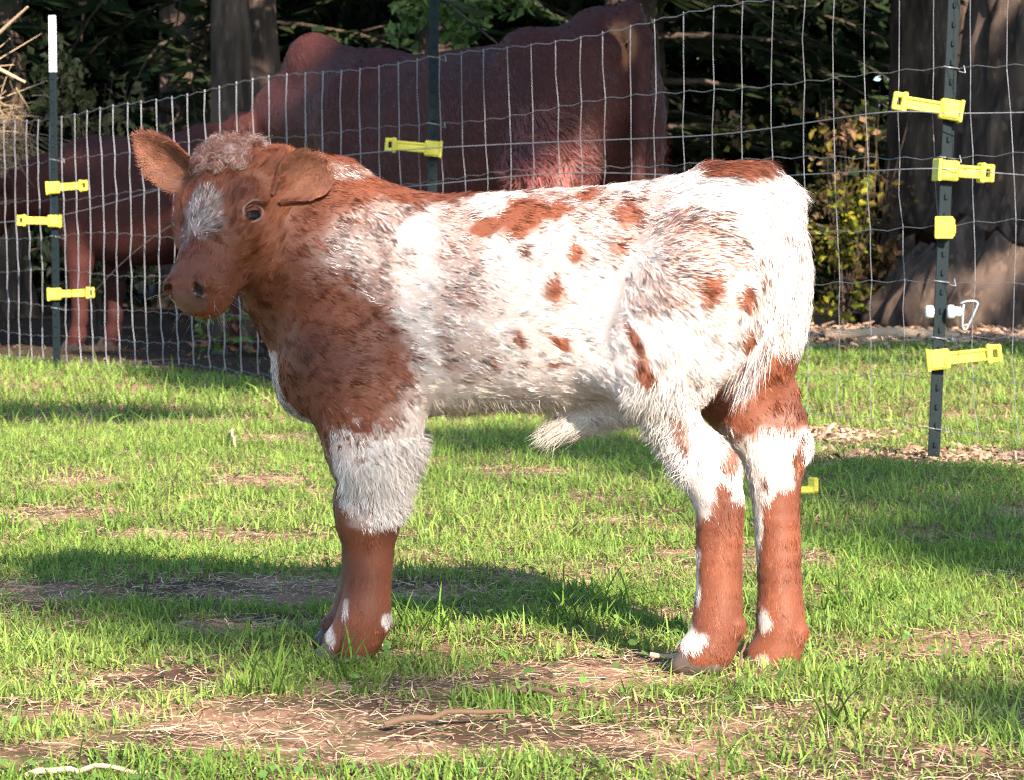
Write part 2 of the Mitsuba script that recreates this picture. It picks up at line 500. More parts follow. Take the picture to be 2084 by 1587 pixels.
def bark_trunk(path, rad, sides=28, rough=.12, seed=0):
    """trunk along a path, ridged bark worked into the surface"""
    path = np.array(path, float)
    from scipy.interpolate import CubicSpline
    n = max(12, int(np.linalg.norm(np.diff(path, axis=0), axis=1).sum() / .09))
    t = np.linspace(0, 1, n)
    tt = np.linspace(0, 1, len(path))
    q, r = CubicSpline(tt, path)(t), np.interp(t, tt, rad)
    v, f = tube(q, r, sides)
    nn = n * sides
    ax = np.repeat(q, sides, 0)
    d = v[:nn] - ax
    ang = np.arctan2(d[:, 1], d[:, 0])
    h = meshkit.noise(np.stack([np.cos(ang) * (3.5 + 5 * max(rad)), np.sin(ang) * (3.5 + 5 * max(rad)), v[:nn, 2] * 1.6 + seed], 1), seed)
    h2 = meshkit.noise(np.stack([np.cos(ang) * 10, np.sin(ang) * 10, v[:nn, 2] * 6], 1), seed + 1)
    v[:nn] = ax + d * (1 + rough * (np.abs(h - .5) * 2.6 - .5) + rough * .5 * (h2 - .5))[:, None]
    return v, f


def leaf_cloud(centers, radii, n, size, colour, spread=.18, thin=.45, droop=.0, seed=0, flat=0.):
    """n leaf faces (two triangles folded on the midrib) in ellipsoids"""
    r = np.random.default_rng(seed)
    centers, radii = np.atleast_2d(centers), np.atleast_2d(radii)
    vol = radii.prod(1) ** (2 / 3)
    i = r.choice(len(centers), n, p=vol / vol.sum())
    d = unit(r.normal(0, 1, (n, 3))) * (r.random((n, 1)) ** .45)
    p = centers[i] + d * radii[i]
    keep = meshkit.noise(p * (1.2 / max(radii.mean(), .12)), seed) > .36
    p, d = p[keep], d[keep]
    n = len(p)
    ax = unit(r.normal(0, 1, (n, 3)) + d * .6 + [0, 0, -droop])
    nr = unit(np.cross(ax, r.normal(0, 1, (n, 3))) + [0, 0, flat]); nr = unit(nr - ax * (ax * nr).sum(1, keepdims=True))
    sd = np.cross(ax, nr)
    L = (size * r.uniform(.6, 1.3, n))[:, None]
    W = L * thin
    a, b = p - ax * L / 2, p + ax * L / 2
    m1, m2 = p + sd * W / 2 + nr * W * .2 - ax * L * .1, p - sd * W / 2 + nr * W * .2 - ax * L * .1
    V = np.stack([a, m1, b, m2], 1).reshape(-1, 3)
    F = (np.array([[0, 1, 2], [0, 2, 3]])[None] + 4 * np.arange(n)[:, None, None]).reshape(-1, 3)
    col = np.asarray(colour)
    if col.ndim == 1:
        col = col[None]
    c = col[r.integers(0, len(col), n)] * r.normal(1, spread, (n, 1))
    return V, F, np.repeat(np.clip(c, .004, .8), 4, 0)


def conifer(x, y, h, label, r0=.22, low=.3, reach=2.6, boughs=70, seed=0, lean=(0, 0), group='dark conifers behind the cattle', gap=None, colour=((.022, .040, .018), (.032, .052, .024), (.045, .055, .026)), need=90):
    """tapered trunk and drooping boughs, each bough a limb with flat sprays of needles"""
    r = np.random.default_rng(seed)
    key = thing('conifer', label, 'tree', group)
    z0 = float(ground_z(x, y)) - .1
    part(key, 'trunk', mikit.ply(bark_trunk([(x, y, z0), (x + lean[0] * .03, y, z0 + .3), (x + lean[0] * .08, y, z0 + .8), (x + lean[0] * .2, y, z0 + 1.8), (x + lean[0] * .5, y + lean[1] * .5, z0 + h * .5), (x + lean[0], y + lean[1], z0 + h)], [r0 * (2.3 if r0 > .4 else 1.7), r0 * (1.75 if r0 > .4 else 1.3), r0 * (1.35 if r0 > .4 else 1.1), r0 * 1.08, r0 * .7, .03], 34 if r0 < .4 else 72, .2, seed), 'bark', smooth=True))
    limbs, V, F, C, o = [], [], [], [], 0
    for k in range(boughs):
        t = (k + r.random()) / boughs
        z = low + (h - low) * t ** .9
        az = r.uniform(0, 2 * PI)
        L = reach * (1 - .8 * t) * r.uniform(.7, 1.1)
        dv = np.array([math.cos(az), math.sin(az), 0])
        bx = np.array([x + lean[0] * z / h, y + lean[1] * z / h, z0 + z])
        tt = np.linspace(0, 1, 6)
        drop = r.uniform(.15, .5)
        path = bx + dv * L * tt[:, None] + np.array([0, 0, 1]) * ((.10 * tt - drop * tt ** 2) * L)[:, None]
        if gap is not None and gap(path[3:]):
            continue
        limbs.append(tube(path, .022 * (1 - .85 * tt) * (1.4 - t), 5))
        n = int(need * L / reach) + 8
        s = r.uniform(.12, 1.0, n)
        q = np.stack([np.interp(s, tt, path[:, j]) for j in range(3)], 1)
        sg = r.choice([-1, 1], n)[:, None]
        perp = np.array([-dv[1], dv[0], 0])
        a = unit(dv * r.uniform(.3, 1, (n, 1)) + perp * sg * r.uniform(.4, 1.1, (n, 1)) + np.array([0, 0, -1]) * r.uniform(0, .55, (n, 1)))
        ll = r.uniform(.14, .36, (n, 1)) * (1 - .4 * s[:, None]) * (reach / 2.6)
        wv = unit(np.cross(a, [0, 0, 1]) + r.normal(0, .35, (n, 3))) * ll * .16
        V.append(np.stack([q, q + a * ll * .45 + wv, q + a * ll, q + a * ll * .45 - wv], 1).reshape(-1, 3))
        F.append((np.array([[0, 1, 2], [0, 2, 3]])[None] + 4 * np.arange(n)[:, None, None] + o).reshape(-1, 3))
        o += 4 * n
        col = np.array(colour)[r.integers(0, len(colour), n)] * r.normal(1, .2, (n, 1))
        C.append(np.repeat(np.clip(col, .004, .5), 4, 0))
    part(key, 'limbs', mikit.ply(join(limbs), 'bark', smooth=True))
    part(key, 'crown', mikit.ply((np.vstack(V), np.vstack(F)), 'leaf', False, color=np.vstack(C)))
    return key


# conifers behind, whose boughs hang over the cattle
CON = [(3.05, 20.6, 11, .24, 2.7, 3.6), (-1.80, 19.5, 10, .15, 2.3, 3.2), (-1.72, 17.0, 9, .115, 2.2, 3.0), (3.42, 18.6, 12, .46, 2.5, 3.6), (.9, 21.0, 11, .2, 1.2, 3.4), (-3.9, 21, 11, .2, .9, 3.2),
       (1.1, 24, 12, .22, .2, 3.4), (-.6, 23.5, 12, .22, .2, 3.4), (-2.9, 24.5, 12, .22, .2, 3.4), (4.2, 25.5, 12, .22, .2, 3.6), (-5.4, 24, 12, .22, .2, 3.4), (6.6, 24.5, 12, .22, .2, 3.4), (0.4, 27, 13, .22, .1, 3.6), (-4.3, 28, 13, .22, .1, 3.6), (3.0, 29, 13, .22, .1, 3.6), (7.5, 29, 13, .2, .1, 3.6), (-7.5, 28, 13, .2, .1, 3.6)] + [(sx * (9.5 + 3.2 * k_), 25 - 2.6 * k_, 12, .24, .15, 3.6) for sx in (-1, 1) for k_ in range(5)]
CLAB = ['stout conifer trunk with flaking brown bark behind the right fence post', 'conifer with a brown trunk rising behind the head of the standing cow', 'slim conifer with a thin brown trunk right of the white tipped post', 'massive dark conifer trunk with a flared base at the right edge']
for i, (x, y, h, r0, low, reach) in enumerate(CON):
    conifer(x, y, h, CLAB[i] if i < 4 else 'dark conifer in deep shade at the back of the paddock', r0, low, reach, 60 if i < 6 else 80, 100 + i, ((.5, -.1) if i == 3 else (0, 0)), None if i < 4 else 'dark conifers in deep shade at the back', need=80)

# broadleaf tree behind the photographer: its crown throws the broken shade on the lawn
SH = [(1.15, 5.75, 7.0, .62, .55, .72), (1.75, 5.3, 7.2, .6, .6, .8), (.18, 8.0, 8.0, .42, .42, .55), (-1.55, 9.75, 9.0, .62, .35, .20), (.72, 3.55, 7.0, .16, .2, .20), (.9, 7.3, 7.6, .45, .4, .5), (2.3, 7.0, 7.6, .8, .6, .9), (2.6, 4.0, 6.2, .8, .6, .8), (-.75, 8.7, 8.6, .22, .2, .10)]
cs, rs = [], []
for (px, py, h, rx, ry, rz) in SH:
    cs.append((px + SUN[0] / SUN[2] * h, py + SUN[1] / SUN[2] * h, h)); rs.append((rx, ry, rz))
cs, rs = np.array(cs), np.array(rs)
tk = thing('broadleaf_tree', 'spreading broadleaf tree whose crown throws broken shade on the lawn', 'tree')
base = np.array([6.4, -6.6, -.1])
part(tk, 'trunk', mikit.ply(bark_trunk([base, base + [0, 0, 1.5], base + [-.2, .1, 4.0], base + [-.3, .3, 6.2]], [.3, .22, .17, .1], 20, .1, 5), 'bark', smooth=True))
LB = []
for c_ in cs:
    s0 = base + np.array([-.2, .1, 4.4]) + tr.normal(0, .1, 3)
    LB.append(tube([s0, s0 * .5 + c_ * .5 + [0, 0, -.25], c_], [.06, .035, .01], 6))
part(tk, 'limbs', mikit.ply(join(LB), 'bark', smooth=True))
V, F, C = leaf_cloud(cs, rs, 15000, .10, [(.05, .11, .025), (.07, .13, .03)], seed=71, thin=.7)
h_ = 9.0
lo = np.array([[px + SUN[0] / SUN[2] * (h_ - pz), 4.0 + SUN[1] / SUN[2] * (h_ - pz), h_] for px, pz in ((-.42, .62), (-.27, .45), (-.30, .28), (-.52, .5), (-.27, .12), (-.26, .0))])  # unseen leaves added sunward to half-shade the front of the calf
V2, F2, C2 = leaf_cloud(lo, np.full((6, 3), .25), 720, .09, [(.05, .11, .025), (.07, .13, .03)], seed=72, thin=.7)
V, F, C = np.vstack([V, V2]), np.vstack([F, F2 + len(V)]), np.vstack([C, C2])
part(tk, 'crown', mikit.ply((V, F), 'leaf', False, color=C))


# unseen tree added at right, crown shaped to shade cattle and wood edge
tk = thing('broadleaf_tree', 'unseen great tree added with a crown shaped to shade the cattle and the edge of the wood', 'tree')
base = np.array([6.8, 6.0, -.1])
part(tk, 'trunk', mikit.ply(bark_trunk([base, base + [0, 0, 2.0], base + [-.2, .1, 5.0], base + [-.4, .2, 7.2]], [.45, .32, .24, .15], 22, .1, 6), 'bark', smooth=True))
cs, LB = [], []
for gx_ in np.arange(-2.5, 10.1, .62):
    for gy_ in np.arange(-.6, 11.0, .62):
        y0_ = 1.95 if gx_ > 2.25 else 3.75
        if 2.95 < gx_ < 4.6:
            y0_ = -.4
        if gx_ > 5.1 and gy_ < 7.4:
            continue
        if 5.5 < gx_ < 6.2 and gy_ < 10.2:
            continue
        if 1.0 < gx_ < 1.6 and 10.6 < gy_:
            continue
        if gy_ < y0_ or (gx_ < 1.05 and gy_ < 7.4):
            continue
        cs.append((gx_ + tr.normal(0, .08), gy_ + .32 + tr.normal(0, .06), 7.0 + tr.uniform(-.12, .25)))
cs = np.array(cs)
for c_ in cs[::4]:
    s0 = base + np.array([-.25, .12, 5.2]) + tr.normal(0, .15, 3)
    LB.append(tube([s0, s0 * .5 + c_ * .5 + [0, 0, .35], c_ + [0, 0, .1]], [.08, .045, .012], 6))
part(tk, 'limbs', mikit.ply(join(LB), 'bark', smooth=True))
V, F, C = leaf_cloud(cs, np.tile([.42, .42, .24], (len(cs), 1)), 560 * len(cs), .13, [(.04, .09, .022), (.06, .11, .028)], seed=73, thin=.75, flat=1.2)
part(tk, 'crown', mikit.ply((V, F), 'leaf', False, color=C))


def shrub(name, label, cat, stems, leaves, stem_mat='bark', group=None):
    key = thing(name, label, cat, group)
    part(key, 'stems', mikit.ply(join(stems), stem_mat, smooth=True))
    V, F, C = leaves
    part(key, 'leaves', mikit.ply((V, F), 'leaf', False, color=C))
    return key


def stem_set(x, y, h, k, spread, r=.008, seed=0):
    r_ = np.random.default_rng(seed)
    out = []
    for _ in range(k):
        tip = np.array([x, y, 0]) + [r_.normal(0, spread), r_.normal(0, spread), h * r_.uniform(.6, 1)]
        b = np.array([x + r_.normal(0, .05), y + r_.normal(0, .05), -.05])
        mid = (b + tip) / 2 + r_.normal(0, spread * .2, 3)
        out.append(tube([b, mid, tip], [r, r * .7, r * .3], 5))
    return out


YEL = [(.34, .32, .04), (.17, .19, .03), (.08, .10, .02), (.05, .06, .015), (.10, .07, .03)]
BRN = [(.30, .19, .10), (.20, .11, .06), (.10, .06, .035), (.06, .05, .02)]
for i, (x, y, h, k, col, sz, lb) in enumerate([
        (2.28, 18.9, 1.0, 360, YEL, .07, 'yellow leaved shrub low beside the stout trunk, behind the calf tail'),
        (2.40, 19.2, 1.75, 330, [(.22, .18, .04), (.26, .16, .10), (.09, .06, .035), (.05, .045, .02)], .075, 'tall browning shrub left of the stout trunk'),
        (2.60, 18.8, .5, 240, BRN, .075, 'low russet shrub at the foot of the stout trunk'),
        (-2.65, 17.5, 1.75, 650, [(.24, .20, .11), (.16, .15, .07), (.07, .08, .03)], .075, 'sparse olive shrub right of the white tipped post'),
        (-1.20, 14.4, .30, 260, [(.08, .15, .03), (.30, .15, .09), (.11, .2, .05)], .05, 'small leafy weed at the foot of the wire fence'),
        (3.62, 17.8, .45, 160, [(.05, .10, .03), (.03, .06, .02)], .06, 'small green fern low at the right edge')]):
    r_ = np.random.default_rng(300 + i)
    cc = np.array([[x + r_.normal(0, .13 + .06 * h), y + r_.normal(0, .15), h * r_.uniform(.15, 1.0)] for _ in range(16)])
    shrub('shrub', lb, 'shrub', stem_set(x, y, h, 12, .13 + .05 * h, .007, 310 + i), leaf_cloud(cc, np.full((16, 3), .12 + .05 * h), k * 2, sz, col, seed=320 + i, thin=.6))

# dark evergreen bushes that close the wood behind
for i in range(20):
    x, y = -7.2 + i * .77 + tr.normal(0, .2), 26.5 + 2.2 * (i % 2) + tr.normal(0, .4)
    hh = 4.6 + tr.uniform(-.5, .6)
    r_ = np.random.default_rng(500 + i)
    cc = np.array([[x + r_.normal(0, .42), y + r_.normal(0, .4), hh * t_] for t_ in np.linspace(.08, .97, 18)])
    shrub('evergreen_bush', 'dark evergreen bush closing the wood behind the conifers', 'bush', stem_set(x, y, hh, 5, .3, .03, 520 + i), leaf_cloud(cc, np.tile([.75, .5, .42], (18, 1)), 4800, .28, [(.018, .030, .015), (.028, .040, .018), (.02, .024, .016)], seed=540 + i, thin=.5), group='dark evergreen bushes at the back of the wood')

# light leafy boughs hanging at the top behind the middle post
key = thing('sapling', 'pale green leafy sapling standing behind the back of the standing cow', 'tree')
part(key, 'stem', mikit.ply(tube([(-.42, 16.5, -.05), (-.46, 16.5, 1.0), (-.50, 16.4, 2.0), (-.48, 16.3, 2.9)], [.04, .032, .022, .008], 9), 'bark', smooth=True))
part(key, 'branches', mikit.ply(join([tube([(-.47, 16.45, z_), (-.3 + dx * .5, 16.3, z_ + .22), (-.3 + dx, 16.2, z_ + .18)], [.014, .009, .003], 6) for z_, dx in ((1.5, .5), (1.6, -.5), (1.75, .35), (1.8, -.2), (2.0, .6))]), 'bark', smooth=True))
cc = [(-.20, 16.2, 1.98), (.02, 16.2, 2.02), (-.48, 16.2, 1.98), (-.33, 16.3, 1.82), (-.62, 16.3, 1.86), (.1, 16.3, 2.15), (-.2, 16.4, 2.35), (-.6, 16.3, 2.3)]
V, F, C = leaf_cloud(np.array(cc), np.full((8, 3), .15), 760, .085, [(.20, .27, .10), (.13, .21, .07), (.07, .13, .04)], seed=401, thin=.62)
part(key, 'leaves', mikit.ply((V, F), 'leaf', False, color=C))

# brush pile, upper left
key = thing('brush_pile', 'heap of dry tan branches and hay at the upper left corner', 'brush pile')
bp = np.random.default_rng(55)
BB = []
for k in range(44):
    s0 = np.array([-3.85, 15.6, .95]) + bp.normal(0, 1, 3) * [.25, .3, .2]
    e0 = np.array([-3.02, 15.4, 1.58]) + bp.normal(0, 1, 3) * [.22, .3, .22]
    if k % 3 == 0:
        s0, e0 = np.array([-3.8, 15.5, 1.75]) + bp.normal(0, .15, 3), np.array([-3.1, 15.4, 1.15]) + bp.normal(0, .2, 3)
    if k % 3 == 1:
        s0 = np.array([-3.95, 15.5, 1.15]) + bp.normal(0, .2, 3)
    m_ = (s0 + e0) / 2 + bp.normal(0, .06, 3)
    r_ = .022 if k < 5 else bp.uniform(.004, .008)
    BB.append(tube([s0, m_, e0], [r_, r_ * .8, r_ * .3], 6))
part(key, 'branches', mikit.ply(join(BB), 'dry_wood', smooth=True))
DB = []
for k in range(46):
    s0 = np.array([-3.5 + bp.normal(0, .3), 15.7 + bp.normal(0, .25), -.05])
    e0 = np.array([-3.5 + bp.normal(0, .25), 15.7 + bp.normal(0, .2), bp.uniform(.5, 1.15)])
    DB.append(tube([s0, (s0 + e0) / 2 + bp.normal(0, .1, 3), e0], [.03, .024, .012], 6))
part(key, 'dead_branches', mikit.ply(join(DB), 'bark', smooth=True))
n = 5500
c_ = np.array([-3.42, 15.6, 1.12]) + bp.normal(0, 1, (n, 3)) * [.26, .22, .14]
d_ = unit(bp.normal(0, 1, (n, 3)) * [1, .5, .8] + [.3, 0, -.5])
v, f, n_, c = strands(c_, unit(bp.normal(0, 1, (n, 3)) + [0, -1, .4]), d_, bp.uniform(.08, .25, n), .006, np.clip(np.array([.25, .175, .11]) * bp.normal(1, .25, (n, 1)), .02, .7), .1, .4, 3, .05, bp, soft=.5)
part(key, 'hay', npl((v, f), 'straw', n_, c), kind='stuff')

# wood chips along the edge of the wood and at the foot of the fence
def chips(name, label, x, y, size, cols, seed):
    r = np.random.default_rng(seed)
    n = len(x)
    b = np.array([[-1, -1, -1], [1, -1, -1], [1, 1, -1], [-1, 1, -1], [-.8, -.7, 1], [.8, -.7, 1], [.8, .7, 1], [-.8, .7, 1]], float) * .5
    F0 = np.array([[4, 5, 6], [4, 6, 7], [0, 1, 5], [0, 5, 4], [1, 2, 6], [1, 6, 5], [2, 3, 7], [2, 7, 6], [3, 0, 4], [3, 4, 7]])
    V, C = [], []
    dims = np.stack([size * r.uniform(.6, 1.6, n), size * r.uniform(.18, .5, n), size * r.uniform(.06, .18, n)], 1)
    ang = r.uniform(0, 2 * PI, n); tl = r.normal(0, .35, n)
    z = ground_z(x, y)
    hh = r.uniform(0, 1, n) * size * .5
    for i in range(n):
        M = rotz(ang[i]) @ np.array([[math.cos(tl[i]), 0, math.sin(tl[i])], [0, 1, 0], [-math.sin(tl[i]), 0, math.cos(tl[i])]])
        V.append((b * dims[i]) @ M.T + [x[i], y[i], z[i] + hh[i]])
    F = (F0[None] + 8 * np.arange(n)[:, None, None]).reshape(-1, 3)
    C = np.repeat(np.clip(np.array(cols)[r.integers(0, len(cols), n)] * r.normal(1, .2, (n, 1)), .01, .75), 8, 0)
    scene[name] = mikit.ply((np.vstack(V), F), 'straw', False, color=C)
    lab(name, label, 'wood chips', kind='stuff')


CH = [(.38, .24, .165), (.28, .165, .11), (.46, .31, .215), (.13, .08, .055)]
r_ = np.random.default_rng(81)
x = r_.uniform(1.2, 5.2, 6500); y = 17.0 + .9 * r_.normal(0, 1, 6500) * .8 + .25 * np.sin(x * 2)
chips('wood_chips', 'pale wood chips and bark spread along the foot of the trees', x, y, .075, CH, 82)
x = np.concatenate([r_.normal(1.35, .22, 900), r_.normal(.98, .18, 350)]); y = np.concatenate([r_.normal(7.85, .16, 900), r_.normal(8.7, .22, 350)])
chips('bark_chips', 'brown bark chips and dead leaves round the foot of the right fence post', x, y, .032, CH, 83)
# a split plank lying in the chips
key = thing('split_log', 'pale split log lying in the wood chips behind the calf hips', 'log')
scene[key] = mikit.ply(bark_trunk([(1.85, 16.2, .03), (2.2, 16.1, .05), (2.62, 16.15, .03)], [.022, .030, .02], 14, .45, 9), 'dry_wood', smooth=True)
# ---------------------------------------------------------------- wire fence, posts, insulators
fe = np.random.default_rng(44)
PR, PM, PL = np.array([1.18, 7.73]), np.array([-.30, 10.11]), np.array([-2.16, 13.1])
dirf = unit(PL - PR)
FLEN = np.linalg.norm(PL - PR)
ZR = np.array([.083, .207, .331, .485, .654, .854, 1.081, 1.335])
ZL = np.array([.036, .150, .280, .440, .610, .790, .980, 1.190])
fence_xy = lambda s: PR + dirf * s
sag = lambda s, j: .012 * math.sin(s * 1.7 + j) + .008 * math.sin(s * 4.1 + 2.3 * j)


def fence_z(s, j):
    t = np.clip(s / FLEN, -.4, 1.4)
    return ZR[j] + (ZL[j] - ZR[j]) * t + sag(s, j)


scene['wire'] = {'type': 'twosided', 'b': {'type': 'principled', 'base_color': rgb(.23, .23, .26), 'metallic': .35, 'roughness': .38, 'specular': .6}}
mat('post_green', (.007, .014, .018), .65, .18)
mat('post_white', (.74, .75, .80), .5, .4)
mat('yellow_plastic', (.52, .465, .055), .5, .5)
mat('white_plastic', (.78, .78, .80), .4, .5)
scene['steel'] = {'type': 'twosided', 'b': {'type': 'principled', 'base_color': rgb(.55, .56, .58), 'metallic': .9, 'roughness': .3}}

fence = thing('wire_fence', 'galvanised woven wire fence running behind the calf from the left to the right edge', 'fence')
S0, S1 = -1.6, 8.6
lean_ = .045
for j in range(8):
    ss = np.arange(S0, S1, .075)
    pts = [[*(fence_xy(s) + 0), fence_z(s, j) + (.004 if k % 2 else -.004)] for k, s in enumerate(ss)]
    part(fence, 'line_wire', mikit.ply(tube(pts, .0009 if j < 7 else .0012, 5), 'wire', smooth=True))
s = S0 + .05
while s < S1 - .05:
    pts, rad = [], []
    kw = .43 + .67 * float(sstep(2.6, 3.8, s))
    wob = fe.normal(0, .0035, 8)
    for j in range(8):
        off = lean_ * (j / 7 - .5) + wob[j] + .008 * math.sin(j * 1.3 + s * 2)
        z = fence_z(s, j)
        x, y = fence_xy(s + off)
        o = np.array([-dirf[1], dirf[0]]) * -.003
        if j:
            zp = fence_z(s, j - 1)
            pts.append([x * .5 + px * .5 + fe.normal(0, .002), y * .5 + py * .5, (z + zp) / 2]); rad.append(.0017 * kw)
        pts += [[x + o[0], y + o[1], z - .006], [x + o[0], y + o[1], z + .006]]; rad += [.0027 * kw, .0027 * kw]
        px, py = x, y
    part(fence, 'stay_wire', mikit.ply(tube(pts, rad, 5), 'wire', smooth=True))
    s += .152 + fe.normal(0, .006)


def t_post(xy, top, label, leanx=0., white=False, face=0.0):
    key = thing('fence_post', label, 'fence post', None)
    z0 = float(ground_z(*xy)) - .15
    M = rotz(face)
    prof = [rbox(.036, .005, top - z0, .0012), moved(rbox(.006, .032, top - z0, .0012), None, (0, .0186, 0))]
    sh = np.array([[1, 0, leanx], [0, 1, 0], [0, 0, 1]])
    put = lambda m: moved(moved(m, M), sh, (xy[0], xy[1], 0))
    zc = (top + z0) / 2
    v, f = join([moved(p, None, (0, 0, zc)) for p in prof])
    if white:
        split = top - .265
        lowp = join([moved(rbox(.036, .005, split - z0, .0012), None, (0, 0, (split + z0) / 2)), moved(rbox(.006, .032, split - z0, .0012), None, (0, .0186, (split + z0) / 2))])
        upp = join([moved(rbox(.036, .005, top - split, .0012), None, (0, 0, (split + top) / 2)), moved(rbox(.006, .032, top - split, .0012), None, (0, .0186, (split + top) / 2))])
        part(key, 'shaft', mikit.ply(put(lowp), 'post_green', smooth=False))
        part(key, 'white_tip', mikit.ply(put(upp), 'post_white', smooth=False), 'white painted post tip')
    else:
        part(key, 'shaft', mikit.ply(put((v, f)), 'post_green', smooth=False))
    st, su = [], []
    z = z0 + .2
    while z < top - .02:
        (su if white and z > top - .265 else st).append(moved(rbox(.009, .008, .016, .002), None, (0, -.006, z)))
        z += .053
    part(key, 'studs', mikit.ply(put(join(st)), 'post_green', smooth=False), kind='stuff')
    if su:
        part(key, 'white_studs', mikit.ply(put(join(su)), 'post_white', smooth=False), kind='stuff')
    return key


fa = math.atan2(dirf[1], dirf[0]) + PI
t_post(PR + [0.0, -.035], 1.62, 'dark green steel post at the right, carrying four yellow insulators', .036, False, .25)
t_post(PM + [0.0, -.035], 1.62, 'dark green steel post behind the calf back, in the middle of the fence', .012, False, -.2)
t_post(PL + [0.0, -.035], 1.655, 'green steel post at the left with a white painted tip', -.004, True, -.35)
# wire ties round the posts
for (P_, lx, js, t) in ((PR, .036, (0, 2, 3, 5, 6), 0.), (PM, .012, (6, 7), .443), (PL, -.004, (2, 4, 6), 1.)):
    for j in js:
        z = fence_z(t * FLEN, j)
        x0, y0 = P_[0] + lx * z, P_[1] - .035
        part(fence, 'wire_tie', mikit.ply(tube([(x0 - .024, y0 + .02, z), (x0 - .021, y0 - .006, z + .003), (x0 + .021, y0 - .006, z - .003), (x0 + .026, y0 + .03, z - .008), (x0 + .045, y0 + .032, z - .012), (x0 + .040, y0 + .03, z + .008)], .0020, 5), 'wire', smooth=True))


def insulator(P_, lx, z, side, label, tilt=0.0, ln=.125, yaw=0.0, s=1.0):
    """yellow post-mount insulator: clip on the post, arm, wire holder"""
    key = thing('post_insulator', label, 'insulator')
    ct, st = math.cos(tilt), math.sin(tilt)
    M = rotz(yaw) @ np.array([[ct * side, 0, -st], [0, 1, 0], [st * side, 0, ct]]) * s
    t = (P_[0] + lx * z, P_[1] - .048, z)
    clip = join([rbox(.058, .040, .056, .004), moved(rbox(.046, .006, .044, .002), None, (0, -.022, 0)), moved(rbox(.010, .05, .062, .002), None, (-.030, 0, 0)), moved(rbox(.008, .012, .026, .002), None, (.016, -.024, -.004))])
    arm = join([moved(rbox(ln, .010, .036, .003), None, (.025 + ln / 2, -.006, 0)), moved(rbox(ln, .022, .008, .002), None, (.025 + ln / 2, -.006, 0.013)), moved(rbox(ln, .022, .008, .002), None, (.025 + ln / 2, -.006, -.013))])
    e = .025 + ln
    hold = join([moved(rbox(.016, .036, .056, .004), None, (e, -.006, 0)), moved(rbox(.022, .030, .014, .003), None, (e + .016, -.006, .018)), moved(rbox(.022, .030, .014, .003), None, (e + .016, -.006, -.018)), moved(rbox(.012, .024, .05, .003), None, (e + .027, -.012, 0))])
    fix = lambda m: mikit.ply((moved(m, M, t)[0], m[1][:, ::-1] if side < 0 else m[1]), 'yellow_plastic', smooth=False)
    part(key, 'clip', fix(clip)); part(key, 'arm', fix(arm)); part(key, 'wire_holder', fix(hold))
    return key


insulator(PR, .036, .968, -1, 'yellow insulator reaching left near the top of the right post', -.16, .105)
insulator(PR, .036, .800, 1, 'yellow insulator reaching right below the top one on the right post', -.06, .075, .25)
insulator(PR, .036, .642, 1, 'yellow insulator seen end on, a square block on the right post', 0, .02, 1.35)
insulator(PR, .036, .275, 1, 'lowest yellow insulator on the right post, reaching right above the grass', .11, .115, -.05)
insulator(PM, .012, .935, -1, 'yellow insulator reaching left on the middle post behind the calf', -.09, .115)
insulator(PL, -.004, .845, 1, 'yellow insulator reaching right, topmost on the white tipped post', .07, .105)
insulator(PL, -.004, .688, -1, 'yellow insulator reaching left on the white tipped post', -.02, .115)
insulator(PL, -.004, .343, 1, 'yellow insulator reaching right, lowest on the white tipped post', .04, .130)

# electric wires held by the insulators
for (lb, pts) in (('thin electric fence wire curving from the top right insulator to the middle post', [(2.5, 6.9, .93), (1.62, 7.45, .955), (1.26, 7.60, .955), (1.06, 7.65, .962), (.6, 8.6, .93), (.1, 9.4, .935), (-.44, 10.0, .925), (-1.2, 11.4, .87), (-2.3, 12.95, .688), (-3.6, 15.0, .66)]),
                  ('thin electric fence wire sagging from the second insulator of the right post', [(2.5, 6.9, .70), (1.6, 7.4, .765), (1.36, 7.62, .79), (1.15, 7.66, .805), (.75, 8.5, .80), (.2, 9.3, .83), (-.34, 10.02, .80), (-1.2, 11.4, .74), (-1.98, 13.0, .343)])):
    from scipy.interpolate import PchipInterpolator
    pts = np.array(pts)
    q = PchipInterpolator(np.arange(len(pts)), pts)(np.linspace(0, len(pts) - 1, 60))
    key = thing('electric_wire', lb, 'wire')
    scene[key] = mikit.ply(tube(q, .0017, 5), 'wire', smooth=True)

# white plastic gate insulator with a steel snap hook, on the right post
key = thing('gate_hook', 'white plastic gate insulator with a bent steel snap hook on the right post', 'hook')
zz = .408
x0, y0 = PR[0] + .036 * zz, PR[1] - .055


def cyl_x(x1, x2, r, z, y, bev=.003):
    v, f = tube([(x1, y, z), (x1 + bev, y, z), (x2 - bev, y, z), (x2, y, z)], [r - bev, r, r, r - bev], 18)
    return v, f


part(key, 'left_insulator', mikit.ply(cyl_x(x0 - .043, x0 - .022, .018, zz, y0), 'white_plastic', smooth=40))
part(key, 'right_insulator', mikit.ply(join([cyl_x(x0 + .018, x0 + .036, .019, zz, y0), cyl_x(x0 + .036, x0 + .056, .014, zz, y0)]), 'white_plastic', smooth=40))
hk = [(.052, .0, .022), (.075, .0, .030), (.098, .0, .026), (.092, .0, .0), (.072, .0, -.044), (.060, .0, -.048), (.058, .0, -.03), (.060, .0, .020)]
from scipy.interpolate import CubicSpline
q = CubicSpline(np.arange(len(hk)), np.array(hk))(np.linspace(0, len(hk) - 1, 40)) + [x0, y0 - .01, zz]
part(key, 'snap_hook', mikit.ply(tube(q, .0042, 8), 'steel', smooth=True))

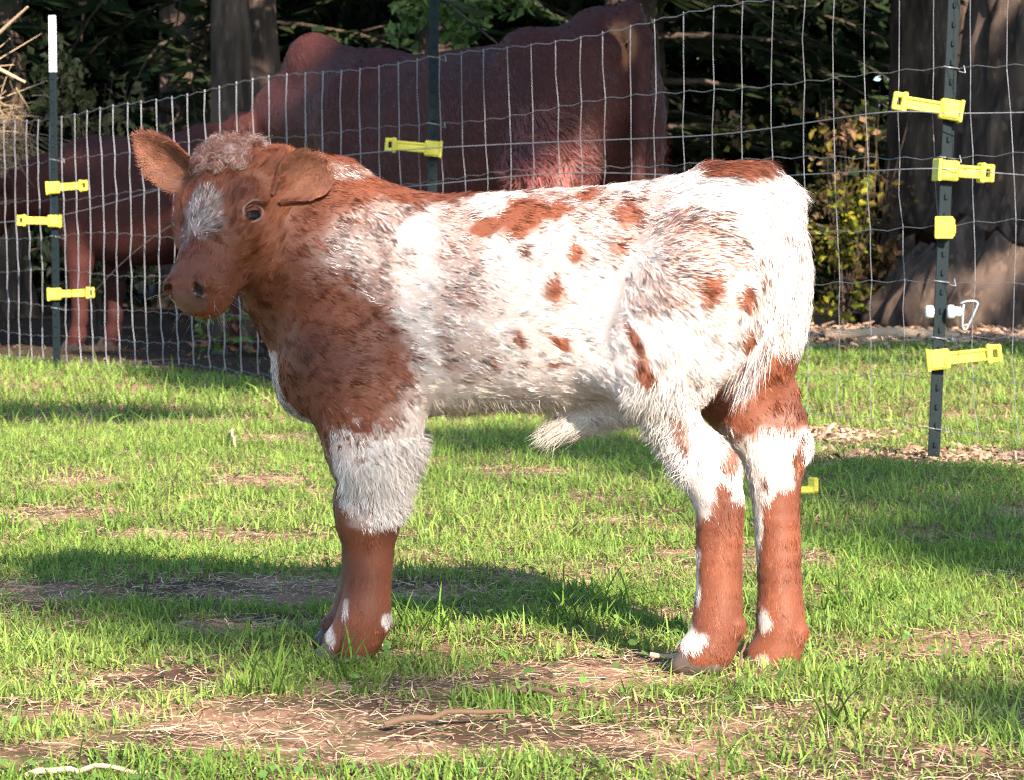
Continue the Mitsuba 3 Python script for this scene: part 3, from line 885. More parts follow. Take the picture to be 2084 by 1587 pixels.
# a broken yellow insulator lying in the grass
key = thing('broken_insulator', 'broken yellow insulator lying in the shaded grass behind the hind legs', 'insulator')
gz = float(ground_z(.70, 6.5)) + .035
m = join([rbox(.055, .022, .016, .003), moved(rbox(.012, .03, .034, .003), rotz(.3), (.018, 0, .012)), moved(rbox(.03, .012, .01, .002), rotz(.6), (-.03, .0, -.004))])
scene[key] = mikit.ply(moved(m, rotz(.25), (.69, 6.45, gz)), 'yellow_plastic', smooth=False)
# ---------------------------------------------------------------- the two adult cows behind the fence
def cow_body(heavy=1.0, head='up'):
    S = Sculpt((-1.95, -.5, -.05), (1.05, .5, 1.85), .0175)
    S.loft([(-.78, 1.18, .78, .10), (-.68, 1.28, .64, .19), (-.5, 1.34, .56, .26), (-.2, 1.355, .53, .32), (.2, 1.375, .56, .335), (.42, 1.41, .66, .31), (.58, 1.43, .78, .275), (.70, 1.42, .88, .235), (.78, 1.36, .98, .18), (.82, 1.28, 1.06, .10)], p=2.3, k=.06)
    for sd in (1, -1):
        S.ell((.46, .20 * sd, 1.34), (.10, .07, .06), .08)              # hip bone
        S.ell((.78, .09 * sd, 1.31), (.055, .05, .05), .06)             # pin bone
        S.ell((.60, .17 * sd, 1.0), (.19, .13, .34), .10)               # thigh
        S.ell((-.52, .18 * sd, 1.0), (.16, .10, .30), .10)
        for J in ([(.58, .20, .85, .17), (.52, .21, .68, .12), (.62, .19, .55, .075), (.69, .18, .44, .058), (.68, .18, .2, .046), (.66, .18, .09, .055), (.62, .18, .02, .055)],
                  [(-.53, .18, .75, .13), (-.52, .18, .55, .085), (-.52, .18, .38, .062), (-.52, .18, .2, .046), (-.54, .18, .09, .053), (-.57, .18, .02, .053)]):
            for p, q in zip(J[:-1], J[1:]):
                S.cone((p[0], p[1] * sd, p[2]), (q[0], q[1] * sd, q[2]), p[3], q[3], .03)
    S.cone((.60, 0, 1.43), (.80, 0, 1.445), .05, .055, .07)
    TL = [(.80, 0, 1.44, .05), (.855, .0, 1.36, .043), (.865, .005, 1.1, .034), (.85, .01, .85, .028), (.84, .01, .62, .024)]
    for p, q in zip(TL[:-1], TL[1:]):
        S.cone(p[:3], q[:3], p[3], q[3], .02)
    if head == 'up':
        S.cone((-.60, 0, 1.10), (-1.30, -.12, 1.10), .24, .15, .12)
        S.cone((-.55, 0, 1.22), (-1.05, -.06, 1.37), .12, .085, .1)
        S.cone((-1.05, -.06, 1.36), (-1.34, -.12, 1.18), .085, .08, .1)
        hc, ht = np.array([-1.40, -.16, 1.08]), np.array([-1.55, -.40, .80])
    else:
        S.cone((-.60, 0, 1.05), (-1.02, .02, 1.0), .23, .16, .12)
        S.cone((-.50, 0, 1.20), (-1.05, .02, 1.10), .13, .10, .1)
        hc, ht = np.array([-1.13, .03, 1.03]), np.array([-1.38, .10, .70])
    S.ell(hc, (.13, .12, .12), .06)
    S.cone(hc + (0, 0, -.02), ht, .105, .075, .05)
    S.ell(ht, (.085, .078, .07), .03)
    for sd in (1, -1):
        S.cone(hc + (.02, .09 * sd, .03), hc + (.05, .25 * sd, .02), .035, .02, .03)
        S.ell(hc + (.045, .21 * sd, .01), (.035, .09, .055), .03)
    return S.mesh()


def make_cow(name, label, O, yaw, head, seed, scale=1.0, group=None, red=(.050, .0165, .0150), lock=9000):
    r = np.random.default_rng(seed)
    V, F, N = cow_body(1, head)
    cb, sb = math.cos(yaw), math.sin(yaw)
    M = np.column_stack([[cb, -sb, 0], [-sb, -cb, 0], [0, 0, 1]])
    key = thing(name, label, 'cow')
    red = np.array(red)
    n1 = fbmn(V, 5, 3, seed)[:, None]
    C = red * (.65 + .7 * n1)
    per = (1 - sstep(.6, 1.2, np.sqrt(((V[:, 0] - .80) / .10) ** 2 + ((V[:, 1] - .055) / .026) ** 2 + ((V[:, 2] - 1.33) / .10) ** 2)))[:, None]
    C = C * (1 - per) + np.array([.26, .115, .065]) * per
    W = lambda p: (np.asarray(p) * scale) @ M.T + np.array([O[0], O[1], float(ground_z(*O))])
    part(key, 'body', npl((W(V), F), 'cow_hide', N @ M.T, C))
    # coat: short hair all over, shaggy curls on the thighs
    fc = V[F].mean(1)
    w = 1 + 2.5 * np.clip(1 - np.sqrt(((fc[:, 0] - .62) / .26) ** 2 + ((fc[:, 2] - .85) / .30) ** 2), 0, 1)
    k = 46000 if head == 'up' else 14000
    P, Nn, _ = sample_mesh(V, F, N, k, w, r)
    th = np.clip(1 - np.sqrt(((P[:, 0] - .62) / .24) ** 2 + ((P[:, 2] - .85) / .28) ** 2), 0, 1) ** .5 * (np.abs(P[:, 1]) > .12)
    L = .022 + .045 * th
    d = np.tile([.55, 0, -.8], (k, 1)) + (np.stack([nz(P, 14, seed + i) for i in range(3)], 1) - .5) * (1.4 + 1.6 * th[:, None])
    d = unit(d - Nn * (d * Nn).sum(1, keepdims=True))
    c = red * (.6 + .8 * fbmn(P, 9, 2, seed + 5)[:, None]) * r.normal(1, .2, (k, 1)) * (1 + 4.5 * th[:, None] * fbmn(P, 22, 2, seed + 8)[:, None])  # thigh curls lightened in colour to look sunlit
    bare = np.sqrt(((P[:, 0] - .80) / .10) ** 2 + ((P[:, 1] - .055) / .026) ** 2 + ((P[:, 2] - 1.33) / .10) ** 2) < 1
    P, Nn, d, L, c, th = P[~bare], Nn[~bare], d[~bare], L[~bare], c[~bare], th[~bare]
    k = len(P)
    v, f, n_, c = strands(P, Nn, d, L * r.uniform(.6, 1.3, k), .0055 + .003 * th, np.clip(c, .006, .5), .15 + .25 * th, .5, 2, .12, r, soft=.55)
    part(key, 'coat', npl((W(v), f), 'cow_hair', n_ @ M.T, c))
    hk = []
    for (a, l) in ((.615, .18), (.615, -.18), (-.575, .18), (-.575, -.18)):
        m = trimesh.convex.convex_hull(np.vstack([np.array([[a - .08, l - .05, -.01], [a - .08, l + .05, -.01], [a + .06, l - .055, -.01], [a + .06, l + .055, -.01], [a - .03, l - .045, .06], [a - .03, l + .045, .06], [a + .05, l - .045, .05], [a + .05, l + .045, .05]])]))
        part(key, 'hoof', mikit.ply((W(np.array(m.vertices)), np.array(m.faces)), 'cow_hoof', smooth=30))
    return key


mat('cow_hide', VCOL, .7, .12)
mat('cow_hair', VCOL, .55, .22)
mat('cow_hoof', (.03, .025, .022), .5, .4)
make_cow('cow', 'large dark red cow standing behind the calf, its shaggy rump turned to the fence', (-.13, 10.85), math.radians(45), 'up', 601)
make_cow('cow', 'dark red cow behind the left fence post, lowering its head at the left edge', (-1.90, 15.0), math.radians(30), 'low', 602, .86, red=(.050, .0165, .0150))
# ---------------------------------------------------------------- the calf
# calf frame: a = backwards along the body, l = to the calf's left (towards the lens), z up
CY = math.radians(14)
CB, CL = np.array([math.cos(CY), -math.sin(CY), 0]), np.array([-math.sin(CY), -math.cos(CY), 0])
C0 = np.array([0.035, 4.05, 0.0])
CM = np.column_stack([CB, CL, [0, 0, 1]])          # local -> world
to_world = lambda p: np.asarray(p) @ CM.T + C0
to_local = lambda p: (np.asarray(p) - C0) @ CM

# head frame (in the calf frame): hn poll -> muzzle, hm out of the forehead, hs to the calf's left
TURN, PITCH = math.radians(26), math.radians(58)
_h = np.array([-math.sin(TURN), -math.cos(TURN), 0])
hn = (math.cos(PITCH) * _h - math.sin(PITCH) * np.array([0, 0, 1])) @ CM
hm = (math.sin(PITCH) * _h + math.cos(PITCH) * np.array([0, 0, 1])) @ CM
hs = np.array([math.cos(TURN), -math.sin(TURN), 0]) @ CM
roll = math.radians(-3)
hm, hs = hm * math.cos(roll) + hs * math.sin(roll), hs * math.cos(roll) - hm * math.sin(roll)
HR = np.stack([hn, hm, hs])
H0 = to_local([-0.417, 4.03, 0.752])
HS = 1.0
hp = lambda n, m, s: H0 + HS * (n * hn + m * hm + s * hs)

S = Sculpt((-.66, -.26, -.04), (.47, .40, .84), .0037)
S.loft([(-.41, .56, .475, .03), (-.385, .59, .425, .056), (-.345, .625, .372, .080), (-.28, .660, .343, .100), (-.2, .676, .348, .110), (-.07, .684, .366, .120), (.05, .689, .370, .125),
        (.15, .697, .386, .122), (.23, .708, .43, .114), (.30, .710, .47, .104), (.35, .688, .51, .088), (.375, .655, .55, .055)], p=2.25)
# neck
S.cone((-.26, .0, .555), (-.36, .045, .60), .108, .088, .06)
S.cone((-.34, .03, .60), hp(.02, -.12, 0), .088, .062, .05)
S.cone((-.20, .0, .585), hp(.0, -.11, 0), .072, .050, .05)
S.cone((-.36, .02, .515), hp(.085, -.14, 0), .058, .038, .05)
S.cone((-.375, .07, .705), (-.295, .03, .690), .036, .034, .04)
S.cone((-.30, .03, .690), (-.235, .0, .645), .030, .026, .05)
# shoulder blade and upper arm
for sd in (1, -1):
    S.ell((-.255, .062 * sd, .545), (.075, .05, .13), .05)
    S.ell((-.285, .075 * sd, .42), (.07, .045, .075), .05)
S.ell((-.352, .0, .405), (.045, .062, .055), .05)
# legs: joints (a, l, z, radius)
FL = [(-.262, .075, .44, .072), (-.228, .078, .345, .062), (-.226, .074, .27, .049), (-.233, .072, .215, .0455), (-.235, .071, .165, .0360), (-.238, .070, .10, .0340), (-.245, .070, .058, .0385), (-.262, .070, .022, .036)]
FR = [(a - .050, -l - .004, z, r) for a, l, z, r in FL]
HL = [(.278, .065, .60, .092), (.226, .082, .48, .080), (.204, .086, .43, .060), (.214, .082, .375, .037), (.238, .078, .33, .034), (.268, .075, .29, .040), (.287, .074, .23, .0340), (.2865, .073, .14, .0315), (.284, .073, .072, .0350), (.270, .073, .03, .036)]
HRR = [(.285, -.065, .60, .095), (.255, -.082, .47, .086), (.265, -.085, .43, .074), (.310, -.075, .355, .053), (.342, -.068, .29, .0425), (.347, -.064, .23, .0340), (.353, -.062, .12, .0315), (.355, -.062, .048, .0355), (.346, -.062, .006, .036)]
for J in (FL, FR, HL, HRR):
    from scipy.interpolate import PchipInterpolator as PC
    kk = np.arange(len(J))
    JJ = PC(kk, np.array(J))(np.linspace(0, len(J) - 1, 4 * len(J)))
    for i_, (p, q) in enumerate(zip(JJ[:-1], JJ[1:])):
        S.cone(p[:3], q[:3], p[3], q[3], .03 if i_ < 8 else .004)
for J, sg in ((FL, 1), (FR, 1), (HL, 1), (HRR, 1)):
    fx = J[-2]
    for e in (-1, 1):
        S.ell((fx[0] + .033, fx[1] + .014 * e, fx[2] - .008), (.007, .006, .010), .012)     # dew claws
        S.ell((J[-1][0] - .004, J[-1][1] + .017 * e, J[-1][2]), (.036, .019, .028), .01)      # cleft foot
for J in (FL, FR):
    S.ell((J[3][0] - .008, J[3][1], J[3][2] - .004), (.038, .041, .046), .025)
# point of the hock, thigh muscle, stifle fold
S.cone((.262, .074, .335), (.298, .074, .294), .012, .018, .02)
S.cone((.362, -.07, .385), (.381, -.067, .312), .018, .020, .03)
S.ell((.285, .055, .55), (.080, .062, .12), .04)
S.ell((.315, -.055, .53), (.082, .062, .14), .04)
S.cone((.13, .095, .43), (.215, .09, .405), .02, .03, .05)
# sheath and tail head
S.cone((.050, .01, .343), (.175, .01, .380), .013, .030, .03)
S.cone((.26, 0, .700), (.335, 0, .700), .022, .025, .03)
TAIL = [(.335, 0, .700, .026), (.376, .018, .668, .024), (.381, .044, .61, .021), (.372, .056, .54, .0185), (.352, .068, .485, .016), (.330, .076, .445, .013)]
for p, q in zip(TAIL[:-1], TAIL[1:]):
    S.cone(p[:3], q[:3], p[3], q[3], .005)
# head
E = lambda c, r, k=.02, op='add', R=HR: S.ell(hp(*c), np.array(r) * HS, k, R, op)
K = lambda c, d, r1, r2, k=.02, op='add': S.cone(hp(*c), hp(*d), r1 * HS, r2 * HS, k, op)
E((.035, -.062, 0), (.058, .060, .058), .03)
E((.075, -.050, 0), (.060, .048, .059), .03)
E((.115, -.058, 0), (.066, .046, .058), .03)
K((.11, -.048, 0), (.20, -.042, 0), .043, .036, .03)
K((.10, -.020, 0), (.20, -.022, 0), .018, .017, .03)
E((.204, -.044, 0), (.036, .038, .041), .02)
E((.226, -.036, 0), (.024, .030, .039), .02)
E((.228, -.060, 0), (.024, .030, .039), .015)
for sd in (1, -1):
    E((.080, -.102, .040 * sd), (.060, .048, .029), .03)
    K((.075, -.128, .030 * sd), (.19, -.084, .016 * sd), .024, .016, .02)
    E((.085, -.018, .048 * sd), (.026, .014, .015), .02)
    E((.128, -.038, .050 * sd), (.024, .016, .014), .02)
    K((.080, -.030, .066 * sd), (.094, -.010, .056 * sd), .009, .008, .012)
    E((.016, -.055, .055 * sd), (.022, .022, .022), .025)          # ear base
    E((.103, -.030, .063 * sd), (.020, .016, .013), .008, 'sub')    # eye socket
    E((.232, -.016, .025 * sd), (.014, .013, .014), .012)           # nostril wing
    E((.2430, -.010, .026 * sd), (.016, .0130, .0060), .005, 'sub',
      np.stack([unit(hn * .75 + .55 * hm), unit(.6 * hn - .55 * hm + .65 * sd * hs), unit(np.cross(hn * .75 + .55 * hm, .6 * hn - .55 * hm + .65 * sd * hs))]))
E((.208, -.082, 0), (.034, .020, .029), .010)
for sd in (1, -1):
    K((.186, -.072, .046 * sd), (.250, -.066, .012 * sd), .0034, .0034, .004, 'sub')
K((.250, -.066, -.012), (.250, -.066, .012), .0034, .0034, .004, 'sub')
E((.02, -.02, 0), (.030, .022, .040), .03)                          # poll
for sd in (1, -1):
    K((.115, -.016, .055 * sd), (.128, -.020, .050 * sd), .006, .004, .012)
CV, CF, CN = S.mesh()
CV = CV + CN * ((fbmn(CV, 55, 3, 8) - .5) * (.0010 + .0032 * sstep(.24, .36, CV[:, 2])))[:, None]


def ear_mesh(base, axis, openv, L, W, th=.0045, nt=22, na=17, roll0=2.3, roll1=.75, bend=(0, 0, 0)):
    axis = unit(np.asarray(axis, float)); openv = np.asarray(openv, float)
    openv = unit(openv - axis * (axis @ openv)); side = np.cross(axis, openv)
    t = np.linspace(0, 1, nt)
    prof = np.interp(t, [0, .12, .3, .5, .7, .85, .95, 1], [.52, .66, .90, 1.0, .86, .58, .28, .05]) * W
    ro = np.interp(t, [0, .25, .6, 1], [roll0, roll0 * .62, roll1, roll1 * .8])
    layers = []
    for sgn in (0, 1):
        P = []
        for i in range(nt):
            R = prof[i] / ro[i]
            al = np.linspace(-ro[i], ro[i], na)
            e = th * sgn * np.sqrt(np.maximum(1 - (al / ro[i]) ** 4, .02))
            rr = R - e
            c = np.asarray(base) + axis * L * t[i] + np.asarray(bend) * t[i] ** 2 + openv * R
            P.append(c + rr[:, None] * (np.sin(al)[:, None] * side - np.cos(al)[:, None] * openv))
        layers.append(np.array(P))
    V = np.vstack([l_.reshape(-1, 3) for l_ in layers])
    F = []
    n = nt * na
    for i in range(nt - 1):
        for j in range(na - 1):
            a, b, c, d = i * na + j, i * na + j + 1, (i + 1) * na + j + 1, (i + 1) * na + j
            F += [[a, c, b], [a, d, c], [n + a, n + b, n + c], [n + a, n + c, n + d]]
    for i in range(nt - 1):
        for j, fl in ((0, 1), (na - 1, 0)):
            a, d = i * na + j, (i + 1) * na + j
            q = [[a, n + a, n + d], [a, n + d, d]]
            F += [x[::-1] for x in q] if not fl else q
    for j in range(na - 1):
        a = (nt - 1) * na + j
        F += [[a, a + 1, n + a + 1], [a, n + a + 1, n + a]]
    F = np.array(F)
    m = trimesh.Trimesh(V, F, process=False)
    m.fix_normals()
    F = np.array(m.faces)
    N = np.zeros_like(V)
    fn = np.cross(V[F[:, 1]] - V[F[:, 0]], V[F[:, 2]] - V[F[:, 0]])
    for k in range(3):
        np.add.at(N, F[:, k], fn)
    inner = np.zeros(len(V), bool); inner[n:] = True
    return V, F, unit(N), inner, axis


W2L = lambda v: np.asarray(v, float) @ CM
EARS = [ear_mesh(hp(.030, -.058, -.052), W2L((-.80, .10, .50)), W2L((.05, -.86, -.50)), .130, .048, th=.007, roll0=2.1, roll1=.95, bend=W2L((.0, .0, .006))),
        ear_mesh(hp(.062, -.064, .061), W2L((.50, .46, .54)), W2L((-.20, -.86, -.36)), .112, .058, th=.007, roll0=2.5, roll1=1.35, bend=W2L((.014, -.060, -.012)))]


# ---- coat: which places are white (1), red (0) or roan (between); markings given in the calf frame
def blobs(a, z, B, warp):
    """strongest of soft elliptical marks (a, z, ra, rz, strength, tilt)"""
    out = np.zeros_like(a)
    for (ba, bz, ra, rz, st, ti) in B:
        c, s = math.cos(ti), math.sin(ti)
        x, y = (a - ba) * c + (z - bz) * s, -(a - ba) * s + (z - bz) * c
        d = np.sqrt((x / ra) ** 2 + (y / rz) ** 2) + warp
        out = np.maximum(out, st * (1 - sstep(.72, 1.22, d)))
    return out


RED_L = [(.0, .655, .036, .034, 1, 0), (-.047, .633, .026, .012, 1, .3), (.047, .656, .020, .016, 1, 0), (.085, .680, .017, .009, .9, .2), (.149, .652, .021, .021, .85, 0),
         (.086, .594, .011, .015, 1, 0), (.055, .545, .015, .021, 1, 0), (.008, .598, .008, .011, .7, 0), (.062, .468, .018, .009, 1, -.6), (.002, .470, .010, .017, .95, .2),
         (.005, .436, .010, .008, .9, 0), (.052, .437, .010, .007, .9, .3), (-.04, .436, .007, .012, .7, .3), (.285, .545, .014, .020, 1, .3), (.356, .56, .010, .012, .8, 0), (.330, .536, .014, .018, 1, 0),
         (.330, .463, .009, .024, .95, -.2), (.178, .477, .010, .030, .9, .5), (.196, .430, .012, .022, .9, .7), (-.075, .695, .075, .012, .8, 0), (.145, .605, .018, .016, .65, 0),
         (-.14, .69, .055, .022, 1, 0), (.05, .70, .10, .008, .55, 0)]
ROAN_L = [(-.085, .575, .036, .065, .46, 0), (-.10, .635, .03, .03, .40, 0), (.16, .64, .10, .05, .42, 0), (.26, .62, .08, .06, .45, 0), (-.07, .455, .06, .05, .30, 0), (.145, .60, .03, .03, .45, 0),
          (.065, .52, .04, .07, .14, 0), (.19, .56, .04, .06, .20, 0), (-.108, .455, .012, .05, .5, .2), (.26, .575, .07, .06, .36, 0), (.10, .665, .08, .025, .38, 0), (.06, .60, .07, .05, .2, 0), (.30, .50, .05, .05, .22, 0)]
RED_R = [(-.05, .64, .05, .035, 1, 0), (.06, .60, .03, .04, 1, .3), (.16, .655, .04, .025, .9, 0), (.02, .50, .03, .04, 1, 0), (.20, .52, .035, .03, 1, .4), (-.06, .42, .02, .03, .9, 0), (.30, .58, .03, .04, .9, 0), (.12, .43, .03, .02, .9, 0)]


def whiteness(p):
    a, l, z = p[:, 0], p[:, 1], p[:, 2]
    w1 = fbmn(p, 22, 3, 3) - .5
    w2 = fbmn(p, 70, 2, 9) - .5
    left = l > -.045
    # shoulder edge: red in front of it
    edge = np.interp(z, [.30, .34, .36, .385, .41, .44, .465, .49, .53, .57, .61, .635, .655, .70], [-.19, -.185, -.178, -.165, -.158, -.155, -.160, -.18, -.195, -.20, -.20, -.19, -.16, -.155])
    wh = sstep(-.018, .026, a - edge + w1 * .05 + w2 * .02)
    # roan transition on the neck and shoulder
    tz = blobs(a, z, [(-.232, .605, .050, .050, .46, .5), (-.232, .60, .022, .03, .60, .5), (-.21, .645, .04, .025, .45, 0), (-.222, .555, .035, .045, .40, 0), (-.26, .60, .06, .06, .16, 0), (-.275, .715, .035, .016, .34, 0), (-.165, .385, .03, .035, .3, .3)], w1 * 1.6 + w2 * .8)
    wh = np.maximum(wh * (1 - .15 * tz), tz)
    red = np.where(left, blobs(a, z, RED_L, w1 * .9 + w2 * .6), blobs(a, z, RED_R, w1 * 1.2))
    roan = blobs(a, z, ROAN_L, w1 * 1.2)
    wh = wh * (1 - red) * (1 - roan)
    wh = wh * (.97 - .26 * sstep(.47, .74, fbmn(p, 17, 3, 37)) - .10 * sstep(.5, .8, nz(p, 60, 38)))
    # tail head, brisket, front leg fluff
    wh = np.where((z > .655) & (a > .215), 1 - sstep(.0, .018, z - .690 + w2 * .02) * sstep(.225, .25, a + w1 * .03) * (1 - sstep(.345, .372, a + w1 * .02)), wh)
    br = blobs(a, z, [(-.405, .415, .04, .06, .72, 0), (-.350, .355, .055, .028, .66, .3)], w1 * .8) * (np.abs(l) < .075)
    wh = np.maximum(wh, br)
    fr = a < -.08
    low = z < .338 + w1 * .07 + w2 * .09
    knee = np.interp(a, [-.28, -.262, -.235, -.19], [.262, .225, .205, .19])
    kn = sstep(-.016, .016, z - knee + w2 * .07 + w1 * .06)
    frontred = sstep(.0, .012, -.268 - a + w2 * .01) * .8
    fw = np.minimum(kn, 1 - frontred) * (.95 - .55 * sstep(.02, .22, w2 + w1))
    fw = np.maximum(fw, blobs(a, z, [(-.287, .035, .008, .018, 1, .3), (-.262, .075, .006, .014, .7, 0), (-.205, .058, .006, .008, .9, 0)], w2))
    wh = np.where(fr & low & (a > -.34) & (a < -.12), np.maximum(fw, wh * sstep(.30, .34, z)), wh)
    # hind legs
    hl = (a > .13) & (z < .40)
    nearL = l > 0
    wl = sstep(-.010, .014, z - np.interp(a, [.25, .27, .29, .31], [.215, .225, .245, .24]) + w2 * .03 + w1 * .03)
    wl *= 1 - blobs(a, z, [(.303, .30, .012, .018, .8, 0), (.297, .255, .012, .03, 1, 0), (.24, .345, .01, .03, .7, .3)], w1 + w2)
    wl = np.maximum(wl, blobs(a, z, [(.254, .128, .009, .028, 1, .2), (.247, .052, .018, .018, 1, .3), (.262, .048, .016, .010, 1, .1), (.258, .165, .006, .014, .8, .1)], w2))
    wr = sstep(-.010, .012, z - np.interp(a, [.30, .33, .36, .39], [.225, .23, .25, .27]) + w2 * .03 + w1 * .03)
    wr *= 1 - sstep(-.012, .012, z - .335 + w1 * .06 + w2 * .02)
    wr *= 1 - blobs(a, z, [(.385, .28, .012, .04, .95, 0), (.333, .265, .008, .02, .6, 0)], w1 + w2)
    wr = np.maximum(wr, blobs(a, z, [(.322, .195, .010, .05, 1, 0), (.335, .062, .010, .018, 1, .1), (.333, .004, .010, .010, .8, 0)], w2))
    wh = np.where(hl, np.where(nearL, wl, wr), wh)
    rin = sstep(-.012, .012, .452 - z + w1 * .04) * (z >= .39) * (~nearL) * (a > .2)
    wh = wh * (1 - rin)
    # neck and head
    q = (p - H0) @ HR.T / HS
    hd = np.exp(-(((q[:, 0] - .10) / .16) ** 4 + ((q[:, 1] + .06) / .11) ** 4 + (q[:, 2] / .085) ** 4)) > .35
    star = .40 * (1 - sstep(.45, 1.25, np.sqrt(((q[:, 0] - .128) / .046) ** 2 + ((q[:, 2] + .004) / .034) ** 2) + w1 * 1.4))
    poll = .30 * (1 - sstep(.7, 1.2, np.sqrt(((q[:, 0] - .0) / .045) ** 2 + (q[:, 2] / .040) ** 2 + ((q[:, 1] - .0) / .04) ** 2)))
    throat = .5 * (1 - sstep(.5, 1.2, np.sqrt(((q[:, 0] - .10) / .06) ** 2 + ((q[:, 1] + .165) / .03) ** 2)))
    hw = np.maximum(np.maximum(star * (q[:, 1] > -.06), poll * (q[:, 1] > -.07)), .0)
    neckw = np.where((a < -.30) & (z > .45), np.maximum(throat, tz * 1.0 + .04), wh)
    wh = np.where(hd, hw, np.where((a < -.33) & (z > .45), neckw, wh))
    return np.clip(wh, 0, 1), hd, q


RED = np.array([.215, .066, .033]); RED2 = np.array([.120, .038, .023]); WHT = np.array([.57, .525, .513]); CREAM = np.array([.52, .45, .365])


def coat(p, r):
    wh, hd, q = whiteness(p)
    n1 = fbmn(p, 16, 2, 31)[:, None]
    red = RED2 + (RED - RED2) * np.clip(n1 * 1.6 - .2, 0, 1)
    red = red * (1 - .16 * sstep(-.10, -.20, p[:, 0]))[:, None]  # front half darkened: its partial shade painted into the coat
    tan = np.clip(1 - np.abs(q[:, 1] + .07) / .06, 0, 1) * hd * .3
    red = red * (1 - tan[:, None]) + np.array([.30, .105, .045]) * tan[:, None]
    cr = (blobs(p[:, 0], p[:, 2], [(-.10, .385, .06, .045, .7, 0), (.05, .37, .16, .025, .4, 0)], 0 * p[:, 0]))[:, None]
    wht = WHT * (1 - cr) + CREAM * cr
    return wh, red, wht, hd, q


def grain(p):
    """coordinates stretched along the lie of the hair on the legs"""
    q_ = np.array(p)
    q_[:, 2] = np.where(p[:, 2] < .34, .34 + (p[:, 2] - .34) * .3, p[:, 2])
    return q_


def hair_colour(p, r):
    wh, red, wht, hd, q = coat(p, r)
    clump = fbmn(p, 190, 2, 77)
    pick = r.random(len(p)) * .62 + clump * .38
    lohi = np.clip((wh - .5) * 1.06 + .5, 0, 1)
    white = (pick * 1.1 - .05 < lohi)[:, None]
    c = np.where(white, wht, red) * np.where(hd[:, None], r.normal(1, .22, (len(p), 1)), r.normal(1, .17, (len(p), 1))) * (1 + (.95 - .45 * wh[:, None]) * (fbmn(grain(p), 120, 2, 78)[:, None] - .5))
    grey = (wh > .2) & (wh < .85) & ~white[:, 0]
    c[grey] = c[grey] * .55 + np.array([.10, .075, .07]) * .45
    return np.clip(c, .01, .88), wh, hd, q


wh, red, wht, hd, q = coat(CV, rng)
pad = lambda q_: 1 - sstep(.8, 1.1, np.sqrt(((q_[:, 0] - .248) / .022) ** 2 + ((q_[:, 1] + .030) / .024) ** 2 + (q_[:, 2] / .034) ** 2))
muzz = pad(q)
skin = red * (1 - wh[:, None]) + np.array([.50, .425, .405]) * wh[:, None]
skin = skin * .85
skin = skin * (1 - muzz[:, None]) + np.array([.115, .048, .044]) * muzz[:, None]
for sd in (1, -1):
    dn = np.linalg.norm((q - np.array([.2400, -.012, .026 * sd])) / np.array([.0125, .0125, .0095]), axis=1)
    skin = np.where((dn < 1.0)[:, None], np.array([.022, .012, .012]), skin)  # dark nostril skin, shade of the hollow painted in
eye_rim = np.zeros(len(CV))
for sd in (1, -1):
    dq = (q - np.array([.103, -.026, .060 * sd])) / np.array([.024, .018, .020])
    eye_rim = np.maximum(eye_rim, 1 - sstep(.75, 1.1, np.linalg.norm(dq, axis=1)))
skin = skin * (1 - eye_rim[:, None]) + np.array([.42, .25, .21]) * eye_rim[:, None]
BV, BF, BN, BC = [CV], [CF], [CN], [skin]
o = len(CV)
for (v, f, n_, inner, ax) in EARS:
    BV.append(v); BF.append(f + o); BN.append(n_); o += len(v)
    BC.append(np.where(inner[:, None], np.array([.19, .078, .052]), np.array([.18, .058, .034])) * (0.85 + .3 * fbmn(v, 60, 2, 5)[:, None]))
BV, BF, BN, BC = np.vstack(BV), np.vstack(BF), np.vstack(BN), np.vstack(BC)
LOCN = lambda n_: np.asarray(n_) @ CM.T
scene['calf_skin'] = {'type': 'twosided', 'b': {'type': 'principled', 'base_color': VCOL, 'roughness': .55, 'specular': .35}}
scene['calf_hair'] = {'type': 'twosided', 'b': {'type': 'principled', 'base_color': VCOL, 'roughness': .55, 'specular': .25}}
calf = thing('calf', 'young red and white roan calf standing on the lawn, its head turned this way', 'calf')
part(calf, 'body', npl((to_world(BV), BF), 'calf_skin', LOCN(BN), BC))

# ---- fur
fr = np.random.default_rng(21)


